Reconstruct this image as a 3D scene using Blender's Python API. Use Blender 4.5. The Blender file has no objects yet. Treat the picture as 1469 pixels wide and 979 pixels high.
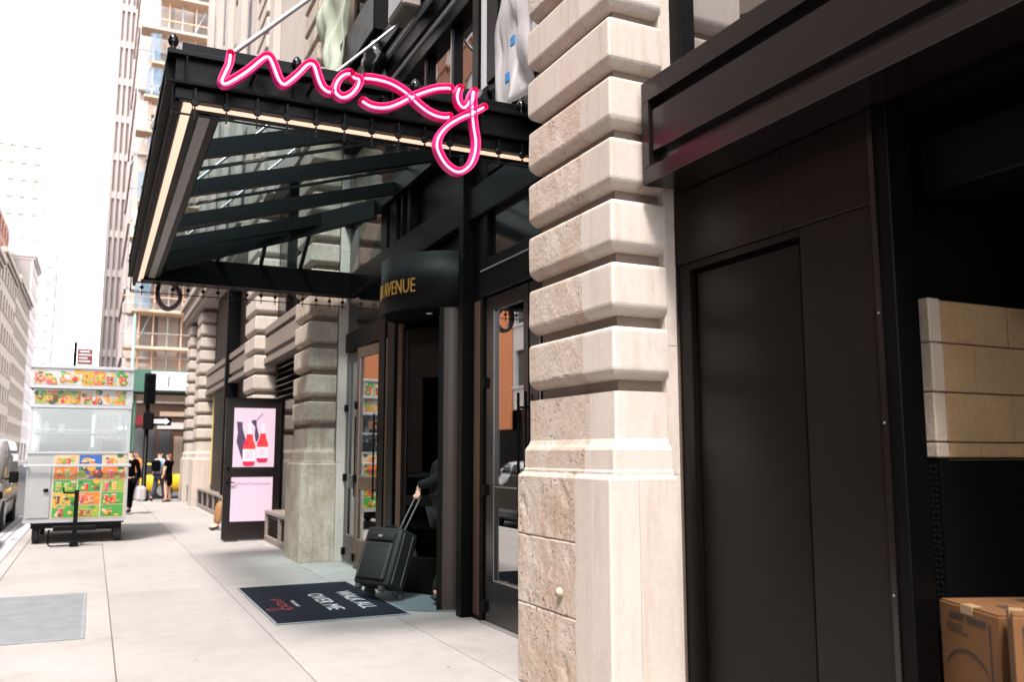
import bpy, bmesh, math, random
from mathutils import Vector, Matrix, noise
random.seed(7)
S = bpy.context.scene
COL = S.collection
R = math.radians

# ---------------------------------------------------------------- camera
cam_d = bpy.data.cameras.new("camera"); cam = bpy.data.objects.new("camera", cam_d); COL.objects.link(cam)
cam_d.sensor_width = 36.0; cam_d.lens = 30.8
cam_d.clip_start = 0.05; cam_d.clip_end = 3000
cam.location = (0, 0, 1.6)
cam.rotation_euler = (R(90 + 7.39), 0, R(-25.37))
cam_d.dof.use_dof = True; cam_d.dof.focus_distance = 7.2; cam_d.dof.aperture_fstop = 2.0
S.camera = cam
# ---------------------------------------------------------------- world, sun, exposure
SUN_EL, SUN_AZ = 58, 214         # azimuth clockwise from +Y: high, from the street side behind the camera
w = bpy.data.worlds.new("World"); S.world = w; w.use_nodes = True
nt = w.node_tree; nt.nodes.clear()
out = nt.nodes.new('ShaderNodeOutputWorld'); bg = nt.nodes.new('ShaderNodeBackground')
sky = nt.nodes.new('ShaderNodeTexSky'); sky.sky_type = 'NISHITA'; sky.sun_disc = False
sky.sun_elevation = R(SUN_EL); sky.sun_rotation = R(SUN_AZ)
sky.air_density = 1.0; sky.dust_density = 1.0; sky.ozone_density = 1.0
hs = nt.nodes.new('ShaderNodeHueSaturation'); hs.inputs['Saturation'].default_value = 0.12
nt.links.new(sky.outputs[0], hs.inputs['Color']); nt.links.new(hs.outputs[0], bg.inputs[0])
bg.inputs[1].default_value = 0.15
nt.links.new(bg.outputs[0], out.inputs[0])
sd = bpy.data.lights.new("sun", 'SUN'); sd.energy = 1.4; sd.angle = R(10); sd.color = (1.0, 0.92, 0.84)
sun = bpy.data.objects.new("sun", sd); COL.objects.link(sun)
_d = Vector((math.sin(R(SUN_AZ)) * math.cos(R(SUN_EL)), math.cos(R(SUN_AZ)) * math.cos(R(SUN_EL)), math.sin(R(SUN_EL))))
sun.rotation_euler = (-_d).to_track_quat('-Z', 'Y').to_euler()
S.view_settings.view_transform = 'Standard'; S.view_settings.look = 'None'
S.view_settings.gamma = 1.0; S.view_settings.exposure = 2.6; S.view_settings.use_curve_mapping = False
S.cycles.max_bounces = 8; S.cycles.transparent_max_bounces = 12
S.cycles.caustics_reflective = False; S.cycles.caustics_refractive = False

# ---------------------------------------------------------------- mesh helper
ORG = {}
class MB:
    def __init__(s): s.v = []; s.f = []; s.m = []; s.smooth = []
    def add(s, vs, fs, mi=0, sm=False):
        o = len(s.v); s.v += [tuple(p) for p in vs]
        for f in fs: s.f.append([i + o for i in f]); s.m.append(mi); s.smooth.append(sm)
        return s
    def box(s, x0, x1, y0, y1, z0, z1, mi=0):
        if x0 > x1: x0, x1 = x1, x0
        if y0 > y1: y0, y1 = y1, y0
        if z0 > z1: z0, z1 = z1, z0
        v = [(x0,y0,z0),(x1,y0,z0),(x1,y1,z0),(x0,y1,z0),(x0,y0,z1),(x1,y0,z1),(x1,y1,z1),(x0,y1,z1)]
        return s.add(v, [(0,3,2,1),(4,5,6,7),(0,1,5,4),(1,2,6,5),(2,3,7,6),(3,0,4,7)], mi)
    def rings(s, rings, mi=0, cap=True, sm=False, closed=True):
        n = len(rings[0]); vs = [p for r in rings for p in r]; fs = []
        for k in range(len(rings) - 1):
            for i in range(n if closed else n - 1):
                j = (i + 1) % n
                fs.append((k*n+i, k*n+j, (k+1)*n+j, (k+1)*n+i))
        s.add(vs, fs, mi, sm)
        if cap:
            s.add(rings[0], [tuple(reversed(range(n)))], mi); s.add(rings[-1], [tuple(range(n))], mi)
        return s
    def cbox(s, x0, x1, y0, y1, z0, z1, c=0.01, mi=0):
        """box with chamfered edges"""
        rs = []
        for z, i in ((z0, c), (z0 + c, 0), (z1 - c, 0), (z1, c)):
            a0, a1, b0, b1 = x0 + i, x1 - i, y0 + i, y1 - i; k = c
            rs.append([(a0+k,b0,z),(a1-k,b0,z),(a1,b0+k,z),(a1,b1-k,z),(a1-k,b1,z),(a0+k,b1,z),(a0,b1-k,z),(a0,b0+k,z)])
        return s.rings(rs, mi)
    def prof(s, x0, x1, y0, y1, prof, sides=(1,1,1,1), mi=0, cr=.018):
        """plan rectangle lofted through (z, inset); sides = which of x0,x1,y0,y1 take the inset"""
        rs = []
        def rc(p, q, sx, sy, r, z):      # rounded plan corner
            return [(p+sx*r*(1-math.cos(t)), q+sy*r*(1-math.sin(t)), z) for t in [math.pi/2*k/4 for k in range(5)]]
        for z, i in prof:
            a, b, c, d = x0 + i*sides[0], x1 - i*sides[1], y0 + i*sides[2], y1 - i*sides[3]
            ring = rc(a, c, 1, 1, cr, z) if sides[0] and sides[2] and cr else [(a,c,z)]
            ring += [(b,c,z),(b,d,z)]
            ring += rc(a, d, 1, -1, cr, z)[::-1] if sides[0] and sides[3] and cr else [(a,d,z)]
            rs.append(ring)
        return s.rings(rs, mi)
    def tube(s, pts, r, n=8, mi=0, cap=True, rr=None):
        pts = [Vector(p) for p in pts]; rs = []; up = None
        for i, p in enumerate(pts):
            t = (pts[min(i+1, len(pts)-1)] - pts[max(i-1, 0)]).normalized()
            if up is None:
                up = Vector((0,0,1)) if abs(t.z) < .9 else Vector((1,0,0))
            a = t.cross(up).normalized(); b = a.cross(t).normalized(); up = b
            q = rr[i] if rr else r
            rs.append([p + a*math.cos(2*math.pi*k/n)*q + b*math.sin(2*math.pi*k/n)*q for k in range(n)])
        return s.rings(rs, mi, cap, True)
    def lathe(s, c, prof, n=16, mi=0, axis='z', sm=True):
        rs = []
        for z, r in prof:
            r = max(r, .0004)
            ring = []
            for k in range(n):
                a = 2*math.pi*k/n; u, v_ = math.cos(a)*r, math.sin(a)*r
                ring.append((c[0]+u, c[1]+v_, c[2]+z) if axis == 'z' else ((c[0]+z, c[1]+u, c[2]+v_) if axis == 'x' else (c[0]+v_, c[1]+z, c[2]+u)))
            rs.append(ring)
        return s.rings(rs, mi, True, sm)
    def prism(s, poly, a0, a1, axis='x', mi=0):
        def P(u, v_, a): return {'x': (a,u,v_), 'y': (u,a,v_), 'z': (u,v_,a)}[axis]
        return s.rings([[P(u,v_,a0) for u, v_ in poly], [P(u,v_,a1) for u, v_ in poly]], mi)
    def xf(s, M):
        s.v = [tuple(M @ Vector(p)) for p in s.v]; return s
    def mesh(s, name, mats, org=(0,0,0)):
        me = bpy.data.meshes.new(name)
        me.from_pydata([(x-org[0], y-org[1], z-org[2]) for x, y, z in s.v], [], s.f)
        mats = mats if isinstance(mats, (list, tuple)) else [mats]
        for m in mats: me.materials.append(m)
        me.polygons.foreach_set('material_index', s.m); me.polygons.foreach_set('use_smooth', s.smooth)
        bm = bmesh.new(); bm.from_mesh(me); bmesh.ops.recalc_face_normals(bm, faces=bm.faces); bm.to_mesh(me); bm.free()
        me.update(); return me
    def build(s, name, mats, parent=None, org=None, loc=False):
        """verts are world coordinates unless loc (then local to the parent)"""
        if loc: o3 = (0,0,0)
        elif parent is not None: o3 = ORG.get(parent.name, (0,0,0))
        else: o3 = org or (0,0,0)
        o = bpy.data.objects.new(name, s.mesh(name, mats, o3)); COL.objects.link(o)
        if parent is not None: o.parent = parent; ORG[o.name] = o3 if not loc else (0,0,0)
        else: o.location = o3; ORG[o.name] = tuple(o3)
        return o
def link_mesh(name, me, parent=None, loc=(0,0,0), rz=0, scale=None):
    o = bpy.data.objects.new(name, me); COL.objects.link(o); o.parent = parent; o.location = loc; o.rotation_euler = (0,0,rz)
    if scale: o.scale = scale
    return o
def tag(o, label=None, cat=None, group=None, kind=None):
    if label: o['label'] = label
    if cat: o['category'] = cat
    if group: o['group'] = group
    if kind: o['kind'] = kind
    return o
def thing(name, loc, label, cat, group=None, rz=0):
    o = bpy.data.objects.new(name, None); COL.objects.link(o); o.location = loc; o.rotation_euler = (0,0,rz)
    o.empty_display_size = .1; ORG[o.name] = tuple(loc)
    return tag(o, label, cat, group)
def copy_tree(o, parent=None):
    c = o.copy(); COL.objects.link(c)
    if parent: c.parent = parent
    for ch in list(o.children): copy_tree(ch, c)
    return c

# ---------------------------------------------------------------- materials
def mat(name, col, rough=.6, metal=0, var=.0, vs=3.0, bump=0, bs=40, col2=None, spec=.5, stretch=None, fine=0, fs=60, coat=0, pits=0, pm=.52, streak=None, rv=0, spots=0):
    m = bpy.data.materials.new(name); m.use_nodes = True; n = m.node_tree.nodes; l = m.node_tree.links
    b = n['Principled BSDF']; b.inputs['Base Color'].default_value = (*col, 1); b.inputs['Roughness'].default_value = rough
    b.inputs['Metallic'].default_value = metal; b.inputs['Specular IOR Level'].default_value = spec
    if coat: b.inputs['Coat Weight'].default_value = coat; b.inputs['Coat Roughness'].default_value = .05
    geo = n.new('ShaderNodeNewGeometry'); vec = geo.outputs['Position']
    if stretch:
        mp = n.new('ShaderNodeMapping'); mp.inputs['Scale'].default_value = stretch; l.new(vec, mp.inputs[0]); sv = mp.outputs[0]
    else: sv = vec
    cur = None
    def mixc(a, bcol, fac, mode='MIX'):
        x = n.new('ShaderNodeMix'); x.data_type = 'RGBA'; x.blend_type = mode
        if hasattr(a, 'is_output'): l.new(a, x.inputs[6])
        else: x.inputs[6].default_value = (*a, 1)
        if hasattr(bcol, 'is_output'): l.new(bcol, x.inputs[7])
        else: x.inputs[7].default_value = (*bcol, 1)
        if hasattr(fac, 'is_output'): l.new(fac, x.inputs[0])
        else: x.inputs[0].default_value = fac
        return x.outputs[2]
    def nz(scale, det=5, v=sv, ro=.6):
        t = n.new('ShaderNodeTexNoise'); t.inputs['Scale'].default_value = scale; t.inputs['Detail'].default_value = det; t.inputs['Roughness'].default_value = ro
        l.new(v, t.inputs['Vector']); return t.outputs['Fac']
    def ramp(f, a, c, lo=0., hi=1.):
        r = n.new('ShaderNodeMapRange'); r.inputs[1].default_value = a; r.inputs[2].default_value = c; r.inputs[3].default_value = lo; r.inputs[4].default_value = hi
        l.new(f, r.inputs[0]); return r.outputs[0]
    cur = col
    if var or col2:
        c2 = col2 or tuple(x*(1-var) for x in col)
        cur = mixc(col, c2, ramp(nz(vs), .35, .68))
    if streak:   # vertical weather streaks / stains with their own shape
        mp2 = n.new('ShaderNodeMapping'); mp2.inputs['Scale'].default_value = (9, 9, .8); l.new(vec, mp2.inputs[0])
        cur = mixc(cur, streak, ramp(nz(1.6, 6, mp2.outputs[0]), .5, .72, 0, .75))
    if fine:
        cur = mixc(cur, (0.0, 0.0, 0.0), ramp(nz(fs, 3), .45, .8, 0, fine))
    if spots:    # gum spots and drips trodden into the paving
        v2 = n.new('ShaderNodeTexVoronoi'); v2.inputs['Scale'].default_value = 2.6; l.new(vec, v2.inputs['Vector'])
        sp_ = ramp(v2.outputs['Distance'], .035, .06, spots, 0)
        cur = mixc(cur, tuple(c*.2 for c in col), sp_)
        cur = mixc(cur, tuple(c*.45 for c in col), ramp(nz(.9, 8, vec, .75), .55, .74, 0, .45))
    hb = None
    if pits:
        v = n.new('ShaderNodeTexVoronoi'); v.inputs['Scale'].default_value = 27; v.inputs['Randomness'].default_value = 1
        wv = n.new('ShaderNodeMix'); wv.data_type = 'RGBA'; wv.blend_type = 'ADD'; wv.inputs[0].default_value = .12; wn = n.new('ShaderNodeTexNoise'); wn.inputs['Scale'].default_value = 22; l.new(vec, wn.inputs['Vector']); l.new(vec, wv.inputs[6]); l.new(wn.outputs['Color'], wv.inputs[7]); l.new(wv.outputs[2], v.inputs['Vector'])
        msk = ramp(nz(2.8, 6, vec, .7), pm, pm+.09)
        pv = ramp(v.outputs['Distance'], .16, .30, 1, 0)
        mm = n.new('ShaderNodeMath'); mm.operation = 'MULTIPLY'; l.new(msk, mm.inputs[0]); l.new(pv, mm.inputs[1])
        m3 = n.new('ShaderNodeMath'); m3.operation = 'MULTIPLY'; m3.inputs[1].default_value = pits; l.new(mm.outputs[0], m3.inputs[0])
        cur = mixc(cur, (.085,.045,.024), m3.outputs[0]); hb = m3.outputs[0]
    if hasattr(cur, 'is_output'): l.new(cur, b.inputs['Base Color'])
    if rv: l.new(ramp(nz(vs*1.7), .3, .7, rough-rv, rough+rv), b.inputs['Roughness'])
    if bump:
        bp = n.new('ShaderNodeBump'); bp.inputs['Strength'].default_value = bump; bp.inputs['Distance'].default_value = .01
        l.new(nz(bs, 6), bp.inputs['Height'])
        if hb is not None:
            b2 = n.new('ShaderNodeBump'); b2.invert = True; b2.inputs['Strength'].default_value = .8; b2.inputs['Distance'].default_value = .012
            l.new(hb, b2.inputs['Height']); l.new(bp.outputs[0], b2.inputs['Normal']); l.new(b2.outputs[0], b.inputs['Normal'])
        else: l.new(bp.outputs[0], b.inputs['Normal'])
    return m
def glass(name, tint, ior=1.7, rough=0.0, refl=1.0, wavy=0):
    m = bpy.data.materials.new(name); m.use_nodes = True; n = m.node_tree.nodes; l = m.node_tree.links; n.clear()
    o = n.new('ShaderNodeOutputMaterial'); mx = n.new('ShaderNodeMixShader'); t = n.new('ShaderNodeBsdfTransparent'); g = n.new('ShaderNodeBsdfGlossy')
    t.inputs[0].default_value = (*tint, 1); g.inputs[0].default_value = (refl, refl, refl, 1); g.inputs['Roughness'].default_value = rough
    f = n.new('ShaderNodeFresnel'); f.inputs[0].default_value = ior
    geo = n.new('ShaderNodeNewGeometry'); mr = n.new('ShaderNodeMapRange')   # same reflectance from both sides of a pane
    mr.inputs[3].default_value = ior; mr.inputs[4].default_value = 1/ior; l.new(geo.outputs['Backfacing'], mr.inputs[0]); l.new(mr.outputs[0], f.inputs[0])
    l.new(f.outputs[0], mx.inputs[0]); l.new(t.outputs[0], mx.inputs[1]); l.new(g.outputs[0], mx.inputs[2]); l.new(mx.outputs[0], o.inputs[0])
    if wavy:
        gp = n.new('ShaderNodeNewGeometry'); tx = n.new('ShaderNodeTexNoise'); tx.inputs['Scale'].default_value = 1.3; bp = n.new('ShaderNodeBump')
        bp.inputs['Strength'].default_value = wavy; bp.inputs['Distance'].default_value = .05
        l.new(gp.outputs['Position'], tx.inputs['Vector']); l.new(tx.outputs['Fac'], bp.inputs['Height']); l.new(bp.outputs[0], g.inputs['Normal'])
    return m
def emit(name, col, st):
    m = bpy.data.materials.new(name); m.use_nodes = True; b = m.node_tree.nodes['Principled BSDF']
    b.inputs['Base Color'].default_value = (*col, 1); b.inputs['Emission Color'].default_value = (*col, 1); b.inputs['Emission Strength'].default_value = st
    return m
M = {}
M['concrete'] = mat('concrete', (.285,.265,.256), .85, var=.14, vs=.55, bump=.25, bs=90, fine=.12, fs=5, spots=.6)
M['concrete_b'] = mat('concrete_b', (.272,.252,.243), .85, var=.15, vs=.7, bump=.25, bs=90, fine=.12, fs=4, spots=.6)
M['concrete_dark'] = mat('concrete_dark', (.22,.21,.20), .9, bump=.2)
M['asphalt'] = mat('asphalt', (.06,.06,.065), .85, var=.3, vs=1.5, bump=.5, bs=60)
M['curb'] = mat('curb', (.33,.33,.34), .8, var=.2, bump=.3)
M['stone'] = mat('stone', (.465,.405,.37), .75, var=.09, vs=1.7, bump=.22, bs=70, fine=.09, fs=26, streak=(.385,.32,.275), spots=.35)
M['stone_b'] = mat('stone_b', (.44,.378,.338), .78, var=.10, vs=1.6, bump=.25, bs=60, fine=.10, fs=22, streak=(.35,.275,.22))
M['old_stone'] = mat('old_stone', (.43,.365,.325), .9, col2=(.355,.27,.215), vs=3.0, bump=.7, bs=34, fine=.22, fs=30, pits=.9, streak=(.37,.285,.225))
M['old_plinth'] = mat('old_plinth', (.43,.365,.32), .9, col2=(.35,.26,.20), vs=2.4, bump=.9, bs=26, fine=.25, fs=24, pits=1.0, pm=.47, streak=(.30,.20,.145))
M['dirty_stone'] = mat('dirty_stone', (.45,.385,.33), .9, col2=(.29,.23,.18), vs=2.4, bump=.7, bs=30, fine=.3, fs=18, streak=(.26,.19,.12))
M['joint_stone'] = mat('joint_stone', (.17,.125,.10), .9, var=.25, bump=.5)
M['far_stone'] = mat('far_stone', (.40,.345,.315), .8, var=.1, vs=1.0, bump=.15)
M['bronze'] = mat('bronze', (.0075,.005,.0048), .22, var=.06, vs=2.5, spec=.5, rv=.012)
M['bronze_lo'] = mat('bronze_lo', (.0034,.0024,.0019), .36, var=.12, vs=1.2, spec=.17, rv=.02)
M['bronze_lit'] = mat('bronze_lit', (.11,.062,.042), .33, metal=.35, var=.15, vs=3, rv=.06)  # lit copy of the bronze: warm reflected street light put into the colour
M['tan_metal'] = mat('tan_metal', (.20,.165,.145), .5, var=.12, vs=3)
M['panel_bronze'] = mat('panel_bronze', (.0062,.0045,.0037), .36, var=.12, vs=1.2, spec=.2, rv=.02)
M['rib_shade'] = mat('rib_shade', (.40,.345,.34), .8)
M['black'] = mat('black', (.0014,.0014,.0015), .38, spec=.10, var=.08, rv=.03)
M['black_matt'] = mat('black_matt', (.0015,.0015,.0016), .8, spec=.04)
M['black_gloss'] = mat('black_gloss', (.003,.003,.0034), .10, spec=.35)
M['canopy'] = mat('canopy', (.0016,.0020,.0024), .36, spec=.12, var=.08, vs=4, rv=.03)
M['canopy_b'] = mat('canopy_b', (.0012,.0012,.0013), .45, spec=.07, var=.06, vs=4)
M['wing_glass'] = glass('wing_glass', (.5,.5,.5), 1.35)
M['roof_glass'] = glass('roof_glass', (.76,.86,.87), 1.25)
M['door_glass'] = glass('door_glass', (.22,.22,.23), 7.0)
M['win_glass'] = glass('win_glass', (.12,.12,.13), 4.5, wavy=.05)
M['cart_glass'] = glass('cart_glass', (.65,.70,.72), 1.8)
M['car_glass'] = mat('car_glass', (.02,.026,.03), .05, spec=.8)
M['far_glass'] = mat('far_glass', (.075,.078,.085), .2, spec=.5)
M['led'] = emit('led', (1.0,.66,.49), .145)
M['pink'] = emit('pink', (.66,.014,.17), .008)  # faint emission stands in for the tubes' light on the letter channels
M['neon'] = emit('neon', (1.0,.30,.50), .46)
M['pink_unlit'] = mat('pink_unlit', (.05,.008,.015), .4)
M['gold'] = mat('gold', (.30,.15,.035), .35, metal=.4)
M['mat_white'] = mat('mat_white', (.36,.36,.37), .9)
M['sill_light'] = mat('sill_light', (.42,.42,.44), .45)  # pale colour paints the silver highlights along the sill beams
M['brick_light'] = mat('brick_light', (.52,.25,.165), .9, var=.2, vs=1.2)
M['white'] = mat('white', (.78,.77,.76), .5)
M['sill_highlight'] = mat('sill_highlight', (.20,.18,.175), .4)  # lighter than the bronze, painting the bright highlight on the band's sill
M['tread'] = mat('tread', (.012,.013,.014), .35, spec=.6)
M['drum_black'] = mat('drum_black', (.0022,.0022,.0024), .5, spec=.12, var=.1, rv=.03)
M['drum_bronze'] = mat('drum_bronze', (.022,.012,.0085), .34, var=.1, spec=.3)
M['steel'] = mat('steel', (.33,.33,.34), .36, metal=.5, var=.1)
M['diamond'] = mat('diamond', (.30,.298,.30), .42, metal=.3, var=.1, vs=6)
M['rubber'] = mat('rubber', (.018,.018,.019), .8)
M['fabric_black'] = mat('fabric_black', (.003,.0033,.004), .85, bump=.35, bs=220, spec=.25)
M['case'] = mat('case', (.004,.0042,.0047), .62, bump=.5, bs=260, spec=.4)
M['case_trim'] = mat('case_trim', (.05,.05,.055), .4)
M['mat_dark'] = mat('mat_dark', (.006,.008,.015), .95, bump=.6, bs=120, spec=.15)
M['mat_edge'] = mat('mat_edge', (.16,.18,.20), .7)
M['cardboard'] = mat('cardboard', (.115,.045,.010), .85, var=.12, vs=5, bump=.15, bs=70, stretch=(1,1,.3))
M['tape'] = mat('tape', (.28,.19,.11), .35)
M['ink'] = mat('ink', (.02,.015,.012), .8)
M['cmu'] = mat('cmu', (.27,.165,.082), .92, var=.22, vs=2.5, bump=.9, bs=48, fine=.15, fs=30)
M['cmu_white'] = mat('cmu_white', (.32,.255,.20), .8, var=.12, vs=6, bump=.7, bs=50)
M['plate'] = mat('plate', (.002,.0022,.0025), .4, spec=.1)
M['skin'] = mat('skin', (.55,.31,.22), .6)
M['hair'] = mat('hair', (.025,.016,.012), .7, bump=.5, bs=200)
M['taxi'] = mat('taxi', (.78,.46,.02), .25, coat=.5)
M['silver'] = mat('silver', (.24,.235,.235), .35, metal=.2, coat=.4)
M['carblack'] = mat('carblack', (.012,.013,.015), .2, coat=.6)
M['carwhite'] = mat('carwhite', (.75,.75,.75), .25, coat=.5)
M['green'] = mat('green', (.050,.135,.10), .6, var=.2, vs=.8)
M['banner'] = mat('banner', (.85,.30,.12), .7)
M['orange'] = mat('orange', (.80,.20,.03), .7)
M['khaki'] = mat('khaki', (.24,.12,.045), .9, bump=.4, bs=80)
M['shirt_blue'] = mat('shirt_blue', (.32,.42,.58), .9)
M['navy'] = mat('navy', (.02,.025,.045), .9)
def film(name, col, clear):
    m = mat(name, col, .3, var=.12, vs=2, bump=.3, bs=7); n = m.node_tree.nodes; l = m.node_tree.links; b = n['Principled BSDF']; o = n['Material Output']
    t = n.new('ShaderNodeBsdfTransparent'); u = n.new('ShaderNodeBsdfTranslucent'); u.inputs[0].default_value = (*col, 1)
    a = n.new('ShaderNodeMixShader'); a.inputs[0].default_value = .45; c = n.new('ShaderNodeMixShader'); c.inputs[0].default_value = clear
    l.new(b.outputs[0], a.inputs[1]); l.new(u.outputs[0], a.inputs[2]); l.new(a.outputs[0], c.inputs[1]); l.new(t.outputs[0], c.inputs[2]); l.new(c.outputs[0], o.inputs[0]); return m
M['plastic'] = film('plastic', (.75,.72,.74), .22)
M['plastic_g'] = film('plastic_g', (.56,.60,.50), .30)
M['net_blue'] = film('net_blue', (.20,.36,.50), .62)
M['net_white'] = film('net_white', (.7,.7,.72), .68)
M['galv'] = mat('galv', (.20,.21,.225), .6, var=.2, vs=5)
M['tape_blue'] = mat('tape_blue', (.01,.13,.32), .5)
M['floor_blue'] = mat('floor_blue', (.095,.115,.125), .5, var=.15)
M['brick'] = mat('brick', (.33,.145,.10), .9, var=.25, vs=3, fine=.2, fs=12)
M['facade_white'] = mat('facade_white', (.80,.74,.71), .7, var=.06, vs=.3)
M['faint_pane'] = mat('faint_pane', (.27,.24,.245), .6)  # lightened pane colour: haze painted into the far towers
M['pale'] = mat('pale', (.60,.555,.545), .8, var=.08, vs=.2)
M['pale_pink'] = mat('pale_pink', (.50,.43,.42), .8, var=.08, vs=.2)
M['tan_bld'] = mat('tan_bld', (.33,.26,.215), .8, var=.1, vs=.3)
M['grey_bld'] = mat('grey_bld', (.27,.245,.235), .8, var=.1, vs=.3)
M['red_sign'] = mat('red_sign', (.17,.013,.016), .5)
M['blue_net'] = mat('blue_net', (.14,.30,.46), .8, var=.3, vs=1.0)
M['pole_orange'] = mat('pole_orange', (.72,.42,.27), .6)
M['wood'] = mat('wood', (.55,.42,.32), .8, var=.2, vs=1.5)
M['yellow'] = mat('yellow', (.72,.46,.04), .6)
M['poster_pink'] = mat('poster_pink', (.50,.385,.475), .35)
M['poster_red'] = mat('poster_red', (.72,.03,.03), .35)
M['poster_dkred'] = mat('poster_dkred', (.45,.01,.05), .35)
M['poster_purple'] = mat('poster_purple', (.055,.03,.075), .35)
M['poster_label'] = mat('poster_label', (.60,.50,.56), .35)
M['poster_ink'] = mat('poster_ink', (.30,.17,.28), .5)
M['win_yellow'] = mat('win_yellow', (.62,.44,.10), .5)
M['win_orange'] = mat('win_orange', (.42,.20,.06), .5)

def text_mb(txt, size, depth=.002, sx=1.0, mi=0):
    """lettering as real thin geometry in the XZ... returns MB in local XY plane, baseline at y=0"""
    cu = bpy.data.curves.new('t', 'FONT'); cu.body = txt; cu.size = size; cu.extrude = depth; cu.resolution_u = 3
    o = bpy.data.objects.new('t', cu); COL.objects.link(o)
    dg = bpy.context.evaluated_depsgraph_get(); me = bpy.data.meshes.new_from_object(o.evaluated_get(dg))
    mb = MB(); mb.add([(v.co.x*sx, v.co.y, v.co.z) for v in me.vertices], [tuple(p.vertices) for p in me.polygons], mi)
    bpy.data.objects.remove(o); bpy.data.curves.remove(cu); bpy.data.meshes.remove(me)
    return mb
def spline(pts, n=5, closed=False):
    out = []; k = len(pts)
    for i in range(k if closed else k - 1):
        p = [Vector(pts[(i+j) % k] if closed else pts[min(max(i+j,0),k-1)]) for j in (-1,0,1,2)]
        for s in range(n):
            t = s/n
            out.append(.5*((2*p[1]) + (p[2]-p[0])*t + (2*p[0]-5*p[1]+4*p[2]-p[3])*t*t + (3*p[1]-p[0]-3*p[2]+p[3])*t*t*t))
    if not closed: out.append(Vector(pts[-1]))
    return out

# ================================================================ GROUND
g = MB().box(-60, 60, -30, 420, -.4, -.15); tag(g.build('road', M['asphalt']), kind='structure')
sw = thing('sidewalk', (0, 0, 0), None, None); tag(sw, kind='structure')
MB().box(-1.16, 3.62, -8, 34.0, -.149, -.022).build('slab_bed', M['concrete_dark'], sw)
slab_cache = {}
xs = [-1.155, -.99, .24, 1.52, 2.80, 3.60]; ys = [-8, -1.2, 5.15, 11.45, 17.8, 24.2, 30.4, 34.0]
for i in range(5):
    for j in range(7):
        MB().cbox(xs[i]+.004, xs[i+1]-.004, ys[j]+.002, ys[j+1]-.002, -.03, 0, .003).build('slab', M['concrete' if (i*3+j) % 2 else 'concrete_b'], sw)
cb = MB()
for k in range(14): cb.cbox(-1.34, -1.165, -8+k*3.0, -8+k*3.0+2.99, -.2, -.003, .015)
cb.build('curb', M['curb'], sw)
fs_ = MB().box(1.0, 40, 46.5, 120, -.15, -.01); tag(fs_.build('far_sidewalk', M['concrete']), kind='structure')
ls = MB().box(-14.0, -10.6, -20, 300, -.15, -.01); tag(ls.build('opposite_sidewalk', M['concrete']), kind='structure')
# cobbled gutter strip beside the kerb
gut = MB()
for k in range(230):
    y = 12 + (k//3)*.22; x = -1.80 + (k % 3)*.145
    gut.cbox(x, x+.13, y+random.uniform(0,.01), y+.205, -.2, -.138+random.uniform(-.006,.006), .012)
tag(gut.build('gutter_cobbles', M['curb']), kind='stuff')

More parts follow.
